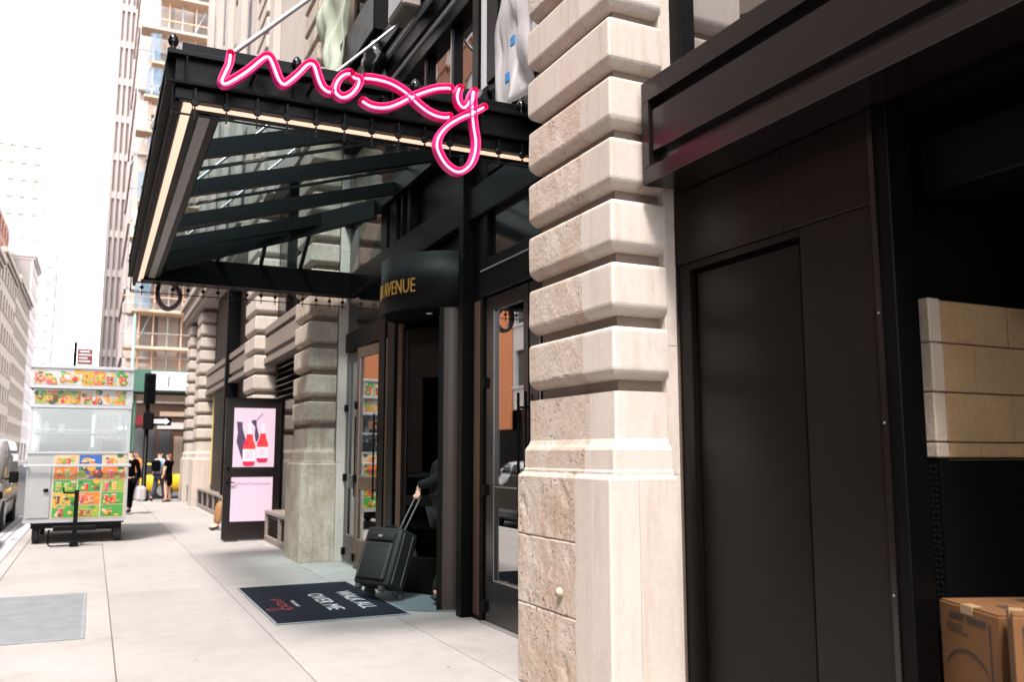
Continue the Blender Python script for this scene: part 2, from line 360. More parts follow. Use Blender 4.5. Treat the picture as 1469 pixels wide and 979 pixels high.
# ================================================================ HOTEL BUILDING
H = thing('hotel_building', (3.4, 9.6, 0), 'stone and dark metal hotel building with rusticated piers along the right side of the sidewalk', 'building')
PROF = [(0,.080),(.004,.062),(.014,.040),(.028,.022),(.044,.009),(.060,.002),(.075,0),(.302,0),(.316,.002),(.326,.008),(.333,.017),(.336,.028)]
def pier(y0, y1, split, ztop, mats, x=2.90, near_ret=3.315, back=3.5, plinth=True, far_ret=True):
    """rusticated stone pier; each stone is a sub-part. mats = (near corner, far, plinth near, plinth far)"""
    core = MB()
    core.box(x+.085, back, y0+.085, y1-.085, 0, ztop)
    P = core.build('stone_pier', M['joint_stone'], H)
    def sb(x0, x1, a, b, prof, sides, m, nm='stone_block'):
        MB().prof(x0, x1, a, b, prof, sides).build(nm, M[m] if isinstance(m, str) else m, P)
    def rough(x0, x1, a, b, prof, m, nm='stone_block', amp=.006):
        # worn stone: the face is broken into facets whose edges wander
        n = max(4, int((b-a)/.07)); secs = []; sd_ = random.uniform(0, 99)
        ys = [a] + [a+(b-a-.03)*j/(n-1) for j in range(1, n)] + [b-.012, b]
        pr = []
        for (z0_, i0), (z1_, i1) in zip(prof[:-1], prof[1:]):
            q = max(1, int((z1_-z0_)/.09))
            for t in range(q): pr.append((z0_+(z1_-z0_)*t/q, i0+(i1-i0)*t/q))
        pr.append(prof[-1])
        for j, y in enumerate(ys):
            e = .006 if j == len(ys)-2 else (.022 if j == len(ys)-1 else 0)
            sec = []
            for z, i in pr:
                nn = noise.noise(Vector((y*9, z*9, sd_)))*amp + max(0, noise.noise(Vector((y*16, z*16, sd_+5)))-.25)*amp*2.5
                if j == 0: nn *= .2
                yy = y - (i*.8 if j == len(ys)-1 else i*.4 if j == len(ys)-2 else 0) + (noise.noise(Vector((z*11, 3, sd_)))*.008 if j >= len(ys)-2 else 0)
                sec.append((x0+i+e+abs(nn), yy, z))
            yb = sec[0][1]
            secs.append(sec + [(x1, y, pr[-1][0]), (x1, y, pr[0][0])])
        MB().rings(secs, 0, True).build(nm, M[m], P)
    zt = 2.407; k = 0
    while zt < ztop:
        zb = zt - .336
        pr = [(zb+z, i+random.uniform(0,.0015)) for z, i in PROF]
        m0 = mats[0] if random.random() < .7 else mats[4]
        sb(x, near_ret, y0, split-.002, pr, (1,0,1,0), m0)
        if split < y1:
            sp2 = split + random.uniform(-.0, .0)
            if k < 5 or k % 3 == 1: rough(x, back-.02, sp2+.002, y1, pr, mats[1])
            else: sb(x, back-.02, sp2+.002, y1, pr, (1,0,0,1), mats[4])
        zt += .4135; k += 1
    # base course, cove and fascia
    base = [(1.30,0.018),(1.478,.018),(1.492,.018),(1.505,.028),(1.628,.028),(1.645,.036),(1.668,.058),(1.70,.072),(1.995,.074),(1.999,.10)]
    sb(x-.045, near_ret, y0-.045, split-.045-.002, base, (1,0,1,0), mats[0])
    if split < y1: rough(x-.045, back-.02, split-.043, y1+.045, base, mats[1])
    xp, yp = x-.07, y0-.05
    pl = [(0,.004),(.01,0),(1.445,0),(1.458,.006),(1.472,.03),(1.482,.07)]
    if split < y1:
        cuts = [0, .553, 1.033, 1.482]
        for a, b in zip(cuts[:-1], cuts[1:]):
            q = [(a+.002,.006),(a+.012,0),(b-.012,0),(b-.002,.006)] if b < 1.4 else [(a+.002,.006),(a+.012,0),(1.445,0),(1.458,.008),(1.472,.03),(1.482,.07)]
            rough(xp, back-.02, split+.002, y1+.05, q, mats[3], amp=.012)
    w = split - yp
    n = 2 if split < y1 else 1
    for i in range(n):
        a, b = yp + w*i/n, yp + w*(i+1)/n
        if i == 0:
            sb(xp, xp+.21, a, b-.0015, pl, (1,0,1,0), mats[2])
            sb(xp+.2125, near_ret+.012, a, b-.0015, pl, (0,0,1,0), mats[4])
        else:
            sb(xp, back-.02, a+.0015, b-.0015, pl, (1,0,0,0), mats[4])
    return P
P1 = pier(4.64, 5.84, 5.02, 8.0, ('stone','old_stone','stone','old_plinth','stone_b'))
P2 = pier(13.39, 14.47, 14.47, 15.0, ('dirty_stone','dirty_stone','dirty_stone','dirty_stone','dirty_stone'), near_ret=3.34)
P3 = pier(18.57, 19.9, 19.9, 15.0, ('stone_b',)*5, near_ret=3.35)
P4 = pier(29.2, 30.4, 30.4, 6.4, ('stone_b',)*5, near_ret=3.35)
P5 = pier(32.6, 33.7, 33.7, 6.4, ('stone_b',)*5, near_ret=3.35)
# small chipped stones fallen out at the foot of the second pier and the knob of mortar on the first
kn = MB().lathe((2.822, 5.22, .70), [(-.028,0),(-.024,.022),(0,.034),(.024,.022),(.028,0)], 10, axis='x'); kn.build('mortar_lump', M['old_plinth'], P1)
# trim strips beside the piers
for (a, b, x0, x1) in ((4.665, 4.95, 3.318, 3.408), (13.36, 13.42, 3.36, 3.535)):
    zc = [0, 1.47, 2.30, 3.12, 3.95, 4.78, 5.6, 6.4, 7.2, 8.0]
    for z0, z1 in zip(zc[:-1], zc[1:]):
        MB().cbox(x0, x1, a, b, z0+.001, z1-.001, .003).build('trim_stone', M['stone_b' if a < 9 else 'stone'], H)

# ---- dark metal cladding and service bay on the right
SPLIT = {'window_post','mullion','column','shop_post','threshold','service_wall','back_wall','lobby_wall','shopfront','belt_course','side_wall','upper_window','upper_wall','diamond_plate'}
def part(name, m, *boxes, parent=None, c=None):
    mb = MB()
    if len(boxes) > 1 and name in SPLIT:          # pieces that can be told apart are parts of their own
        for b in boxes: o = part(name, m, b, parent=parent, c=c)
        return o
    for b in boxes: mb.cbox(*b, c) if c else mb.box(*b)
    return mb.build(name, M[m], parent or H)
part('door_frame', 'bronze_lo', (3.425,3.50,4.535,4.66,0,2.83), (3.425,3.50,3.55,4.535,2.785,2.83))
sp = part('steel_door', 'bronze_lo', (3.462,3.50,3.600,4.512,.012,2.760), c=.004)
part('door_gap_shade', 'black_matt', (3.455,3.50,3.5505,3.5745,0,2.784), (3.478,3.499,3.576,3.598,0,2.784), (3.478,3.499,3.60,4.534,2.762,2.784))  # black strips painting the shadow in the gap round the steel door
part('cladding_panel', 'panel_bronze', (3.418,3.50,3.045,3.547,0,2.83), c=.003)
part('cladding_panel', 'panel_bronze', (3.410,3.50,3.045,3.66,2.835,3.315), c=.003)
part('cladding_panel', 'panel_bronze', (3.410,3.50,3.664,4.66,2.835,3.315), c=.003)
jp = part('jamb_post', 'black', (3.405,3.56,2.925,3.04,0,3.315), c=.004)
part('jamb_track', 'bronze', (3.395,3.404,3.005,3.035,0,3.31))
sc_ = MB()
for z in (.95, 1.75, 2.28): sc_.lathe((3.392, 3.02, z), [(0,.006),(.003,.004)], 8, axis='x')
sc_.build('screw', M['steel'], jp)
# projecting band
def band(y0, y1, z0, z1, x=3.10, m='bronze', end=True):
    h = z1 - z0; f = lambda t: z0 + h*t
    B = part('fascia_band', m, (x+.075, 3.42, y0, y1-.002, z0+.004, z1-.004))
    part('rail', m, (x, x+.076, y0, y1, z0, f(.155)), parent=B, c=.003)
    part('sill', 'sill_highlight', (x+.022, x+.076, y0, y1-.08 if end else y1, f(.157), f(.168)), parent=B)
    part('band_panel', m, (x+.018, x+.076, y0, y1-.10 if end else y1, f(.30), f(.70)), parent=B, c=.003)
    part('rail', m, (x, x+.076, y0, y1, f(.80), z1), parent=B, c=.003)
    if end: part('stile', m, (x, x+.074, y1-.078, y1, f(.157), f(.798)), parent=B, c=.003)
    return B
band(-5.0, 4.575, 3.317, 4.0)
# window over the band
part('window_frame', 'black', (3.40,3.50,4.53,4.66,4.0,8), (3.42,3.50,3.05,3.11,4.0,8), (3.42,3.50,1.2,1.26,4.0,8), (3.42,3.50,-4,4.53,4.0,4.05))
for a, b in ((3.11,4.53),(1.26,3.05),(-4,1.2)):
    part('window_pane', 'win_glass', (3.455,3.465,a,b,4.05,8))
part('blind', 'stone_b', (3.75,3.78,-4,4.60,4.0,4.25))
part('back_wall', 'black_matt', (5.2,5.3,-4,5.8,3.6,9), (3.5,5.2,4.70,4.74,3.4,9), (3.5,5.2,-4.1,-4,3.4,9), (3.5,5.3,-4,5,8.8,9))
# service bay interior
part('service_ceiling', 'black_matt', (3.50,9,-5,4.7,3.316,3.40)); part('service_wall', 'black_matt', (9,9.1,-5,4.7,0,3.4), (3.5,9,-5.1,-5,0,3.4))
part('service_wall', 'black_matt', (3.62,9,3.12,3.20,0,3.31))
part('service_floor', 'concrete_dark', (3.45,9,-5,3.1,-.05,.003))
sh = part('shutter_box', 'black', (3.60,3.95,-4,2.9,2.86,3.14), c=.01); part('shutter_track', 'black', (3.97,4.05,-4,2.9,3.05,3.2), c=.005)
part('hoist_box', 'black_gloss', (4.15,4.55,2.0,2.55,2.35,2.80), c=.01)
W = part('block_wall', 'cmu', (3.735,8.5,2.985,3.10,0,1.575))
zc = [1.583, 1.66, 1.905, 2.15, 2.375]
for k, (z0, z1) in enumerate(zip(zc[:-1], zc[1:])):
    MB().cbox(3.68, 3.765, 2.968+.003*(k%2), 3.098, z0+.002, z1-.004, .006).build('concrete_block', M['cmu_white'], W)
    x = 3.768 - (.0 if k % 2 else .27)
    while x < 8.4:
        a = max(x, 3.768)
        top = z1-.004 - (random.uniform(0,.012) if k == 3 else 0)
        if x+.5 > 3.83: MB().cbox(a+.003, x+.497, 2.972+random.uniform(0,.003), 3.09, z0+.002, top, .004).build('concrete_block', M['cmu'], W)
        x += .5
ck = MB()
for k in range(4): ck.box(3.74+.02*k, 3.75+.02*k, 3.0, 3.08, 2.37, 2.372)
D = part('diamond_plate', 'plate', (3.738,8.5,2.962,2.972,0,1.573), (3.672,3.732,2.955,3.08,0,1.578))
tr = MB()
for i in range(56):
    for j in range(4):
        z = .03 + i*.0275; y = 2.968 + j*.026; s_ = 1 if (i+j) % 2 else -1
        tr.box(3.6695, 3.672, y, y+.018, z, z+.006) if False else tr.add([(3.6685,y,z-.006*s_),(3.6685,y+.018,z+.006*s_),(3.6685,y+.018,z+.006*s_+.006),(3.6685,y,z-.006*s_+.006)], [(0,1,2,3)])
tag(tr.build('tread_pattern', M['tread'], D), kind='stuff')
rv_ = MB()
for z in (1.55, .62, 1.1): rv_.lathe((3.668,3.06,z), [(0,.006),(.003,.004)], 8, axis='x')
rv_.build('rivet', M['steel'], D)

# ---- entrance bay
BX = 3.52
part('column', 'black', (3.36,3.60,8.27,8.40,0,5.15), c=.006)
part('column', 'black', (3.47,3.60,7.985,8.268,0,5.15), c=.006)
part('lit_column_face', 'bronze_lit', (3.461,3.468,8.06,8.20,.05,3.15))  # warm reflection on the column put into this strip's colour
part('transom_beam', 'black', (3.44,3.60,5.86,7.98,3.17,3.44), c=.008)
part('transom_rail', 'steel', (3.425,3.438,5.86,7.98,3.425,3.437))
part('transom_panel', 'black_gloss', (3.50,3.60,5.86,7.98,3.45,5.3)); 
part('transom_frame', 'black', (3.45,3.50,7.86,7.98,3.45,5.3), (3.45,3.50,5.86,7.86,3.45,3.55), (3.45,3.50,5.86,7.86,4.42,4.52), c=.006)
def door(name, y0, y1, ztop, pivot=None, ang=0, lower=.42, mid=(1.10,1.30), hand=1, frame='bronze'):
    """glazed door leaf in the plane X = BX; handle near y0 (hand=0) or y1 (hand=1)"""
    st = .20 if hand < 2 else .12
    d = MB(); X0, X1 = BX-.03, BX+.03
    d.cbox(X0,X1,y0,y0+.10,.015,ztop,.004); d.cbox(X0,X1,y1-st,y1,.015,ztop,.004)
    d.cbox(X0,X1,y0+.10,y1-st,ztop-.15,ztop,.004); d.cbox(X0,X1,y0+.10,y1-st,*mid,.004); d.cbox(X0,X1,y0+.10,y1-st,.015,lower,.004)
    gl = MB().box(BX-.006,BX+.006,y0+.10,y1-st,lower,ztop-.15)
    hb = MB(); hy = y0+.06 if hand != 1 else y1-.06
    hb.tube([(X0-.07,hy,1.0),(X0-.07,hy,2.15)], .014, 8); 
    for z in (1.12, 2.02): hb.tube([(X0-.07,hy,z),(X0,hy,z)], .011, 8)
    hg = MB(); oy = y1-.02 if hand != 1 else y0+.02
    hgs = [MB().cbox(X0-.03,X0+.02,oy-.03,oy+.03,z,z+.11,.006) for z in (.10, 1.2, 2.25)]
    tr = MB()
    for a in (lower, mid[1]): 
        tr.box(X0-.004,X0,y0+.10,y1-st,a-.012,a-.002)
    tr.box(X0-.004,X0,y1-st-.010,y1-st,lower,ztop-.15)
    parts = [('glazed_door', d, frame), ('door_glass', gl, 'door_glass'), ('pull_handle', hb, 'black'), *[('hinge', q, 'black') for q in hgs], ('glazing_bead', tr, 'steel')]
    if ang:
        T = Matrix.Translation((BX, pivot, 0)) @ Matrix.Rotation(ang, 4, 'Z') @ Matrix.Translation((-BX, -pivot, 0))
        for _, m_, _2 in parts: m_.xf(T)
    root = parts[0][1].build(parts[0][0], M[frame], H)
    for n_, m_, k_ in parts[1:]: m_.build(n_, M[k_], root)
    return root
door('near', 7.02, 7.97, 3.16, hand=0)
door('near', 6.02, 6.99, 3.16, hand=1)
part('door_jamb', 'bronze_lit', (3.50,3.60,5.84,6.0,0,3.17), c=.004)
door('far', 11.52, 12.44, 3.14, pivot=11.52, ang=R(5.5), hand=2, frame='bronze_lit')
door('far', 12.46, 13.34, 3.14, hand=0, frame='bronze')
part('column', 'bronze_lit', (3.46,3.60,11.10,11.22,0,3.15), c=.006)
part('column', 'black', (3.44,3.60,11.225,11.50,0,5.15), (3.44,3.60,10.80,11.095,0,5.15), c=.006)
part('transom_beam', 'black', (3.46,3.60,11.50,13.36,3.17,3.46), c=.008)
part('transom_panel', 'black_gloss', (3.50,3.60,11.5,13.36,3.48,5.3))
part('transom_panel', 'bronze_lo', (3.54,3.62,8.42,10.78,3.82,5.3))
part('mullion', 'black', (3.42,3.53,10.2,10.3,3.82,5.3), (3.42,3.53,10.5,10.56,3.82,5.3))
part('threshold', 'steel', (3.44,3.60,5.9,8.0,.002,.012), (3.44,3.60,11.5,13.3,.002,.012))
# revolving door
DC = (3.70, 9.45); DR = .82
def arc(r0, r1, a0, a1, z0, z1, n=20):
    rs = []
    for i in range(n+1):
        a = R(a0 + (a1-a0)*i/n); c_, s_ = math.cos(a), math.sin(a)
        rs.append([(DC[0]+c_*r0, DC[1]+s_*r0, z0),(DC[0]+c_*r1, DC[1]+s_*r1, z0),(DC[0]+c_*r1, DC[1]+s_*r1, z1),(DC[0]+c_*r0, DC[1]+s_*r0, z1)])
    mb = MB().rings(rs, 0, True)
    return mb
rd = arc(DR-.05, DR, 96, 264, 3.18, 3.80, 48).build('revolving_door', M['drum_black'], H)
for p in rd.data.polygons: p.use_smooth = len(p.vertices) == 4 and abs(p.normal.z) < .5
arc(DR-.06, DR-.015, 243, 300, .0, 3.18, 16).build('drum_wall', M['drum_bronze'], rd)
arc(DR-.06, DR-.015, 60, 117, .0, 3.18, 16).build('drum_wall', M['drum_bronze'], rd)
arc(DR-.075, DR+.004, 239.5, 243, .0, 3.18, 2).build('drum_post', M['black'], rd)
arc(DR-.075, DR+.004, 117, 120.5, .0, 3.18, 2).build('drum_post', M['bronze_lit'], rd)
MB().lathe((DC[0],DC[1],0), [(3.19,.80),(3.26,.80)], 40, sm=False).build('drum_ceiling', M['black_matt'], rd)
MB().lathe((DC[0],DC[1],0), [(.003,.90),(.008,.90)], 48, sm=False).build('drum_floor', M['floor_blue'], rd)
MB().lathe((3.35,9.25,3.18), [(0,.035),(.008,.035)], 14).build('downlight', M['white'], rd)
for k in range(3):
    a = R(120 + 120*k); T = Matrix.Translation((DC[0],DC[1],0)) @ Matrix.Rotation(a, 4, 'Z')
    fr = MB(); fr.cbox(.03,.09,-.025,.025,.03,3.1,.004); fr.cbox(.66,.74,-.025,.025,.03,3.1,.004)
    for z0, z1 in ((.03,.42),(1.0,1.12),(2.9,3.1)): fr.cbox(.09,.66,-.022,.022,z0,z1,.004)
    wg = fr.xf(T).build('door_wing', M['bronze_lo'], rd)
    # wing glass is joined per wing
    gm = MB().box(.09,.66,-.005,.005,.42,1.0).box(.09,.66,-.005,.005,1.12,2.9)
    gm.xf(T).build('wing_glass', M['wing_glass'], rd)
# lettering round the drum
tx = text_mb('485 7TH AVENUE', .225, .004, .62)
xs_ = [p[0] for p in tx.v]; x0_, x1_ = min(xs_), max(xs_)
nv = []
for x, y, z in tx.v:
    s_ = (x-(x0_+x1_)/2)*1.14/(x1_-x0_); a = math.pi + s_/DR; r_ = DR + .006 + z
    nv.append((DC[0]+math.cos(a)*r_, DC[1]+math.sin(a)*r_, 3.36 + y))
tx.v = nv; tx.build('lettering', M['gold'], rd)
# lobby behind the doors
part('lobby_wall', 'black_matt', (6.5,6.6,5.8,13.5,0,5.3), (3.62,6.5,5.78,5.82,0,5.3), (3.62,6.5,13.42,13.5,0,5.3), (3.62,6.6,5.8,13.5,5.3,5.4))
part('lobby_floor', 'concrete_dark', (3.62,6.5,5.82,13.42,-.02,.001))

# ---- second storey over the entrance
part('window_post', 'black', (3.36,3.50,7.90,8.06,5.3,9.5), c=.006)
part('window_post', 'sill_light', (3.385,3.47,7.73,7.88,5.3,9.5))
part('window_post', 'black', (3.37,3.46,7.44,7.71,5.3,9.5), c=.006)
part('sill_beam', 'black', (3.18,3.50,8.10,13.36,6.95,7.2), c=.01)
part('sill_beam', 'sill_light', (3.24,3.50,8.10,13.36,6.86,6.945), c=.004)
part('sill_beam', 'black', (3.28,3.50,8.10,13.36,6.62,6.855), c=.01)
part('sill_beam', 'sill_light', (3.32,3.50,8.10,13.36,6.56,6.615), c=.004)
part('sill_beam', 'black', (3.34,3.50,8.10,13.36,6.38,6.555), c=.01)
part('sill_beam', 'black', (3.40,3.50,5.86,13.36,5.16,5.298), c=.01)
part('window_post', 'black', (3.40,3.48,8.68,8.76,5.3,6.38), (3.40,3.48,9.55,9.63,5.3,6.38), (3.40,3.48,10.6,10.68,5.3,6.38), c=.004)
part('window_post', 'steel', (3.40,3.478,8.765,8.785,5.3,6.38), (3.40,3.478,9.635,9.655,5.3,6.38))
for a, b in ((8.09,8.68),(8.785,9.55),(9.655,10.6),(10.68,13.3)): part('window_pane', 'win_glass', (3.455,3.463,a,b,5.3,6.38))
part('window_pane', 'win_glass', (3.455,3.463,5.86,7.43,5.3,9.5)); part('window_pane', 'win_glass', (3.455,3.463,8.1,13.3,7.2,9.5))
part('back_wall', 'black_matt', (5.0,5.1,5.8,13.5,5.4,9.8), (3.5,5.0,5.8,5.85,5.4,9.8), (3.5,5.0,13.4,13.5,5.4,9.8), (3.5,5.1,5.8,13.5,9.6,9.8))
part('soffit_beam', 'black', (3.10,3.5,10.9,13.3,7.3,7.9), c=.02)

# ---- bays beyond the second pier
band(14.47, 18.57, 3.46, 4.22, m='tan_metal', end=False)
band(19.9, 29.2, 3.46, 4.22, m='tan_metal', end=False)
band(30.4, 32.6, 3.46, 4.22, m='tan_metal', end=False)
lv = part('louvre', 'black_matt', (3.40,3.5,14.47,18.57,2.70,3.46))
for k in range(6): 
    z = 2.74 + k*.118
    MB().add([(3.30,14.5,z),(3.30,18.5,z),(3.40,18.5,z+.08),(3.40,14.5,z+.08),(3.30,14.5,z-.015),(3.30,18.5,z-.015)], [(0,1,2,3),(0,4,5,1)]).build('louvre_slat', M['bronze'], lv)
part('shopfront', 'black', (3.42,3.5,14.47,16.9,.5,2.7), (3.42,3.5,18.3,18.57,0,2.7), c=.004)
part('shopfront_glass', 'black_gloss', (3.46,3.5,16.9,18.3,0,2.7))
for a, b in ((14.47,17.15),(18.57+1.33,29.2),(30.4,32.6)):
    B = part('bulkhead', 'tan_metal', (2.98,3.42,a,b,.0,.10), (2.98,3.42,a,b,.50,.56), (3.10,3.42,a,b,.1,.5), c=.004)
    n = max(1, int((b-a)/1.3)); 
    for k in range(n+1): part('bulkhead_post', 'tan_metal', (2.985,3.10,a+(b-a-.08)*k/n,a+(b-a-.08)*k/n+.08,.10,.50), parent=B)
    gr = MB()
    for z in range(6): gr.box(3.03,3.05,a+.05,b-.05,.13+z*.06,.155+z*.06)
    tag(gr.build('grille', M['black'], B))
part('shopfront', 'black', (3.40,3.5,19.9,29.2,.56,3.46), c=.004); part('shopfront', 'black', (3.40,3.5,30.4,32.6,.56,3.46), c=.004)
part('shop_post', 'black', (3.02,3.40,23.9,24.1,0,6.3), (3.20,3.40,25.3,27.6,.56,6.3), (3.25,3.40,20.0,23.2,.56,6.3), c=.006)
part('shop_panel', 'win_orange', (3.30,3.398,24.4,24.8,.7,3.0)); part('shop_panel', 'win_yellow', (3.30,3.398,28.1,28.8,.7,3.4))
part('upper_window', 'black', (3.40,3.5,19.9,29.2,4.22,6.3), (3.40,3.5,30.4,32.6,4.22,6.3))
part('upper_window', 'bronze', (3.36,3.5,14.47,18.57,4.22,7)); part('window_post', 'black', (3.24,3.36,15.2,15.28,4.22,7), (3.24,3.36,16.1,16.18,4.22,7), (3.24,3.36,17.1,17.18,4.22,7), c=.004)
part('belt_course', 'far_stone', (2.72,3.5,19.9,33.9,6.40,6.75), (2.62,3.5,19.9,33.95,6.755,6.95), (2.80,3.5,19.9,33.85,6.25,6.395), c=.01)
UW = part('upper_wall', 'far_stone', (3.12,3.6,14.47,18.57,7.0,22), (3.12,3.6,19.95,33.7,6.96,22))
for y in (14.6,18.0,20.4,23.2,26.0,28.8,31.6): part('pilaster', 'far_stone', (2.96,3.118,y,y+.9,6.96,22), parent=UW, c=.01)
wm = MB().box(3.09,3.118,0,1.2,0,2.3).mesh('upper_window_pane', M['black'])
for y in (21.6,24.4,27.2,30.0):
    for z in (7.6,11.2,14.8,18.4): link_mesh('upper_pane', wm, UW, (0, y, z)); 
for o in [o for o in UW.children if o.name.startswith('upper_pane')]: o.location = (o.location.x-3.4, o.location.y-9.6, o.location.z)
part('side_wall', 'far_stone', (3.5,20,33.66,33.7,0,22), (3.5,3.6,13.5,33.7,0,7), (3.5,3.6,4.6,13.5,9.8,22))
part('roof', 'grey_bld', (3.5,20,-6,33.6,22,22.2))
# open service door with posters
pd = MB().cbox(2.215,3.25,17.20,17.255,.03,2.66,.004).build('poster_door', M['bronze'], H)
MB().cbox(2.205,3.26,17.15,17.30,2.66,2.668,.001).build('door_closer', M['black'], pd)
hl = MB()
for z in (1.34, 1.08): hl.lathe((2.29,17.20,z), [(-.05,.030),(-.02,.034),(0,.02)], 12, axis='y'); 
hl.tube([(2.29,17.15,1.08),(2.40,17.15,1.08)], .012, 8)
hl.build('door_handle', M['black'], pd)
MB().box(2.26,2.50,17.12,17.24,.004,.03).build('door_stop', M['rubber'], pd)
po = MB()
def quad(mb, pts, y, mi): mb.add([(x,y,z) for x, z in pts], [tuple(range(len(pts)))], mi)
PM = [M[k] for k in ('poster_pink','poster_red','poster_dkred','poster_purple','poster_label','poster_ink','white')]
po.box(2.365,3.125,17.194,17.199,1.365,2.475,0)
px = lambda u: 2.365 + (u-130)/(675-130)*.76
pz = lambda v: 2.475 - (v-140)/(925-140)*1.11
pl = lambda L: [(px(a), pz(b)) for a, b in L]
quad(po, pl([(165,325),(240,330),(245,420),(290,560),(275,640),(258,700),(262,840),(240,800),(200,680),(170,590),(185,470)]), 17.192, 3)
quad(po, pl([(355,315),(385,298),(425,298),(430,385),(465,520),(450,570),(425,600),(405,500),(410,390),(365,340)]), 17.192, 3)
quad(po, pl([(425,290),(495,205),(512,210),(440,300)]), 17.191, 5); quad(po, pl([(585,320),(640,250),(648,258),(595,325)]), 17.191, 4)
def bottle(cx, cy, s=1.0):
    f = lambda L: pl([(cx+a*s, cy+b*s) for a, b in L])
    quad(po, f([(-25,-330),(25,-330),(28,-190),(-28,-190)]), 17.1905, 4)
    quad(po, f([(-38,-350),(38,-350),(38,-322),(-38,-322)]), 17.1900, 4)
    quad(po, f([(-38,-210),(38,-210),(50,-130),(78,-70),(80,-10),(-80,-10),(-78,-70),(-50,-130)]), 17.1900, 1)
    quad(po, f([(-50,-130),(-10,-130),(-20,-60),(-70,-60)]), 17.1895, 2)
    quad(po, f([(-82,-12),(82,-12),(82,150),(-82,150)]), 17.1895, 4)
    for k in range(4): quad(po, f([(-52,20+k*26),(50-14*(k%2),20+k*26),(50-14*(k%2),27+k*26),(-52,27+k*26)]), 17.1890, 5)
    quad(po, f([(-82,150),(82,150),(74,195),(40,212),(-40,212),(-74,195)]), 17.1890, 2)
bottle(340, 700); bottle(515, 670, .92)
po.build('poster', PM, pd)
p2 = MB().box(2.355,3.115,17.194,17.199,.36,1.175).build('poster', PM[0], pd)
tm = text_mb('@MoxyTimesSquare', .088, .001); xs_ = [p[0] for p in tm.v]; sc = .66/(max(xs_)-min(xs_))
tm.v = [(2.40+x*sc, 17.193-z, 1.03+y*sc*1.0) for x, y, z in tm.v]; tm.build('lettering', PM[5], p2)

# ================================================================ ENTRANCE CANOPY
XO, YN, YF, ZB, ZT, XW = .30, 6.0, 13.2, 4.07, 4.305, 3.40
CA = thing('entrance_canopy', (3.4, 9.6, 4.0), 'black steel and glass canopy projecting over the entrance with a lit strip along its edge', 'canopy')
def cpart(name, m, *boxes, c=None, parent=None):
    mb = MB()
    for b in boxes: mb.cbox(*b, c) if c else mb.box(*b)
    return mb.build(name, M[m], parent or CA)
def ring3(d0, d1, z0, z1):
    """boxes along the near, outer and far edges between insets d0 and d1"""
    return [(XO+d0, XW, YN+d0, YN+d1, z0, z1), (XO+d0, XO+d1, YN+d1, YF-d1, z0, z1), (XO+d0, XW, YF-d1, YF-d0, z0, z1)]
cpart('fascia', 'canopy', *ring3(.06,.075,ZB+.024,ZT-.035))
cpart('flange', 'canopy', *ring3(0,.11,ZT-.034,ZT), c=.004)
cpart('flange', 'canopy_b', *ring3(0,.10,ZB,ZB+.023), c=.004)
cpart('gutter', 'canopy', (XO+.095,XW,YN+.045,YN+.075,ZT+.001,ZT+.075), (XO+.095,XO+.13,YN+.075,YF-.075,ZT+.001,ZT+.075), (XO+.095,XW,YF-.075,YF-.045,ZT+.001,ZT+.075), c=.003)
cpart('flange', 'canopy', *ring3(.06,.125,ZB-.085,ZB-.002), c=.006)
inner = cpart('inner_gutter', 'canopy_b', (XO+.16,XW,YN+.16,YN+.40,4.02,4.30), (XO+.16,XO+.40,YN+.40,YF-.36,4.02,4.30), (XO+.16,XW,YF-.36,YF-.16,3.985,4.34), c=.01)
cpart('inner_rail', 'bronze', (XO+.25,XO+.33,YN+.40,YF-.36,4.003,4.018))
led = cpart('light_strip', 'led', (XO+.127,XO+.187,YN+.127,YF-.14,3.992,4.010))
cpart('light_strip', 'led', (XO+.19,XW-.02,YN+.130,YN+.168,3.966,3.984))
tb = MB().tube([(XO+.085,YN+.09,3.955),(XO+.085,YF-.09,3.955)], .022, 10); tb.build('edge_tube', M['canopy_b'], CA)
for k in range(5):
    x = .42 + k*.72; MB().box(x, x+.012, YN+.002, YN+.06, ZB+.025, ZT-.036).build('stiffener', M['canopy_b'], CA)
for k in range(6): 
    y = YN+.15+k*1.38; MB().box(XO+.002, XO+.06, y, y+.012, ZB+.025, ZT-.036).build('stiffener', M['canopy_b'], CA)
# fringe: rail with drop discs round three sides
rails = [((XO+.045,YN+.02,3.865),(XW,YN+.02,3.865)), ((XO+.045,YF-.02,3.865),(XW,YF-.02,3.865)), ((XO+.045,YN+.02,3.865),(XO+.045,YF-.02,3.865))]
fr_ = MB()
fr_.tube(rails[0][:2], .0075, 6)
MB().tube(rails[1][:2], .0075, 6).build('fringe_rail', M['canopy'], CA)
for q in (rails[0][0], rails[1][0]): MB().tube([(q[0],q[1],q[2]+.006), (q[0],q[1],ZB)], .009, 6).build('fringe_end_post', M['canopy'], CA)
FR = fr_.build('fringe_rail', M['canopy'], CA)
dm = MB().lathe((0,0,0), [(-.012,.022),(-.008,.027),(.008,.027),(.012,.022)], 14, axis='y', sm=False)
dm.box(-.006,.006,-.006,.006,-.115,-.034).box(-.007,.007,-.006,.006,.034,.10)
dmesh = dm.mesh('drop_disc', M['canopy'])
for y in (YN+.02, YF-.02):
    for k in range(15):
        x = .49 + .2045*k
        if x < XW-.03: link_mesh('drop_disc', dmesh, FR, (x-3.4, y-9.6, (3.955 if y < 9 else 3.935)-4.0))
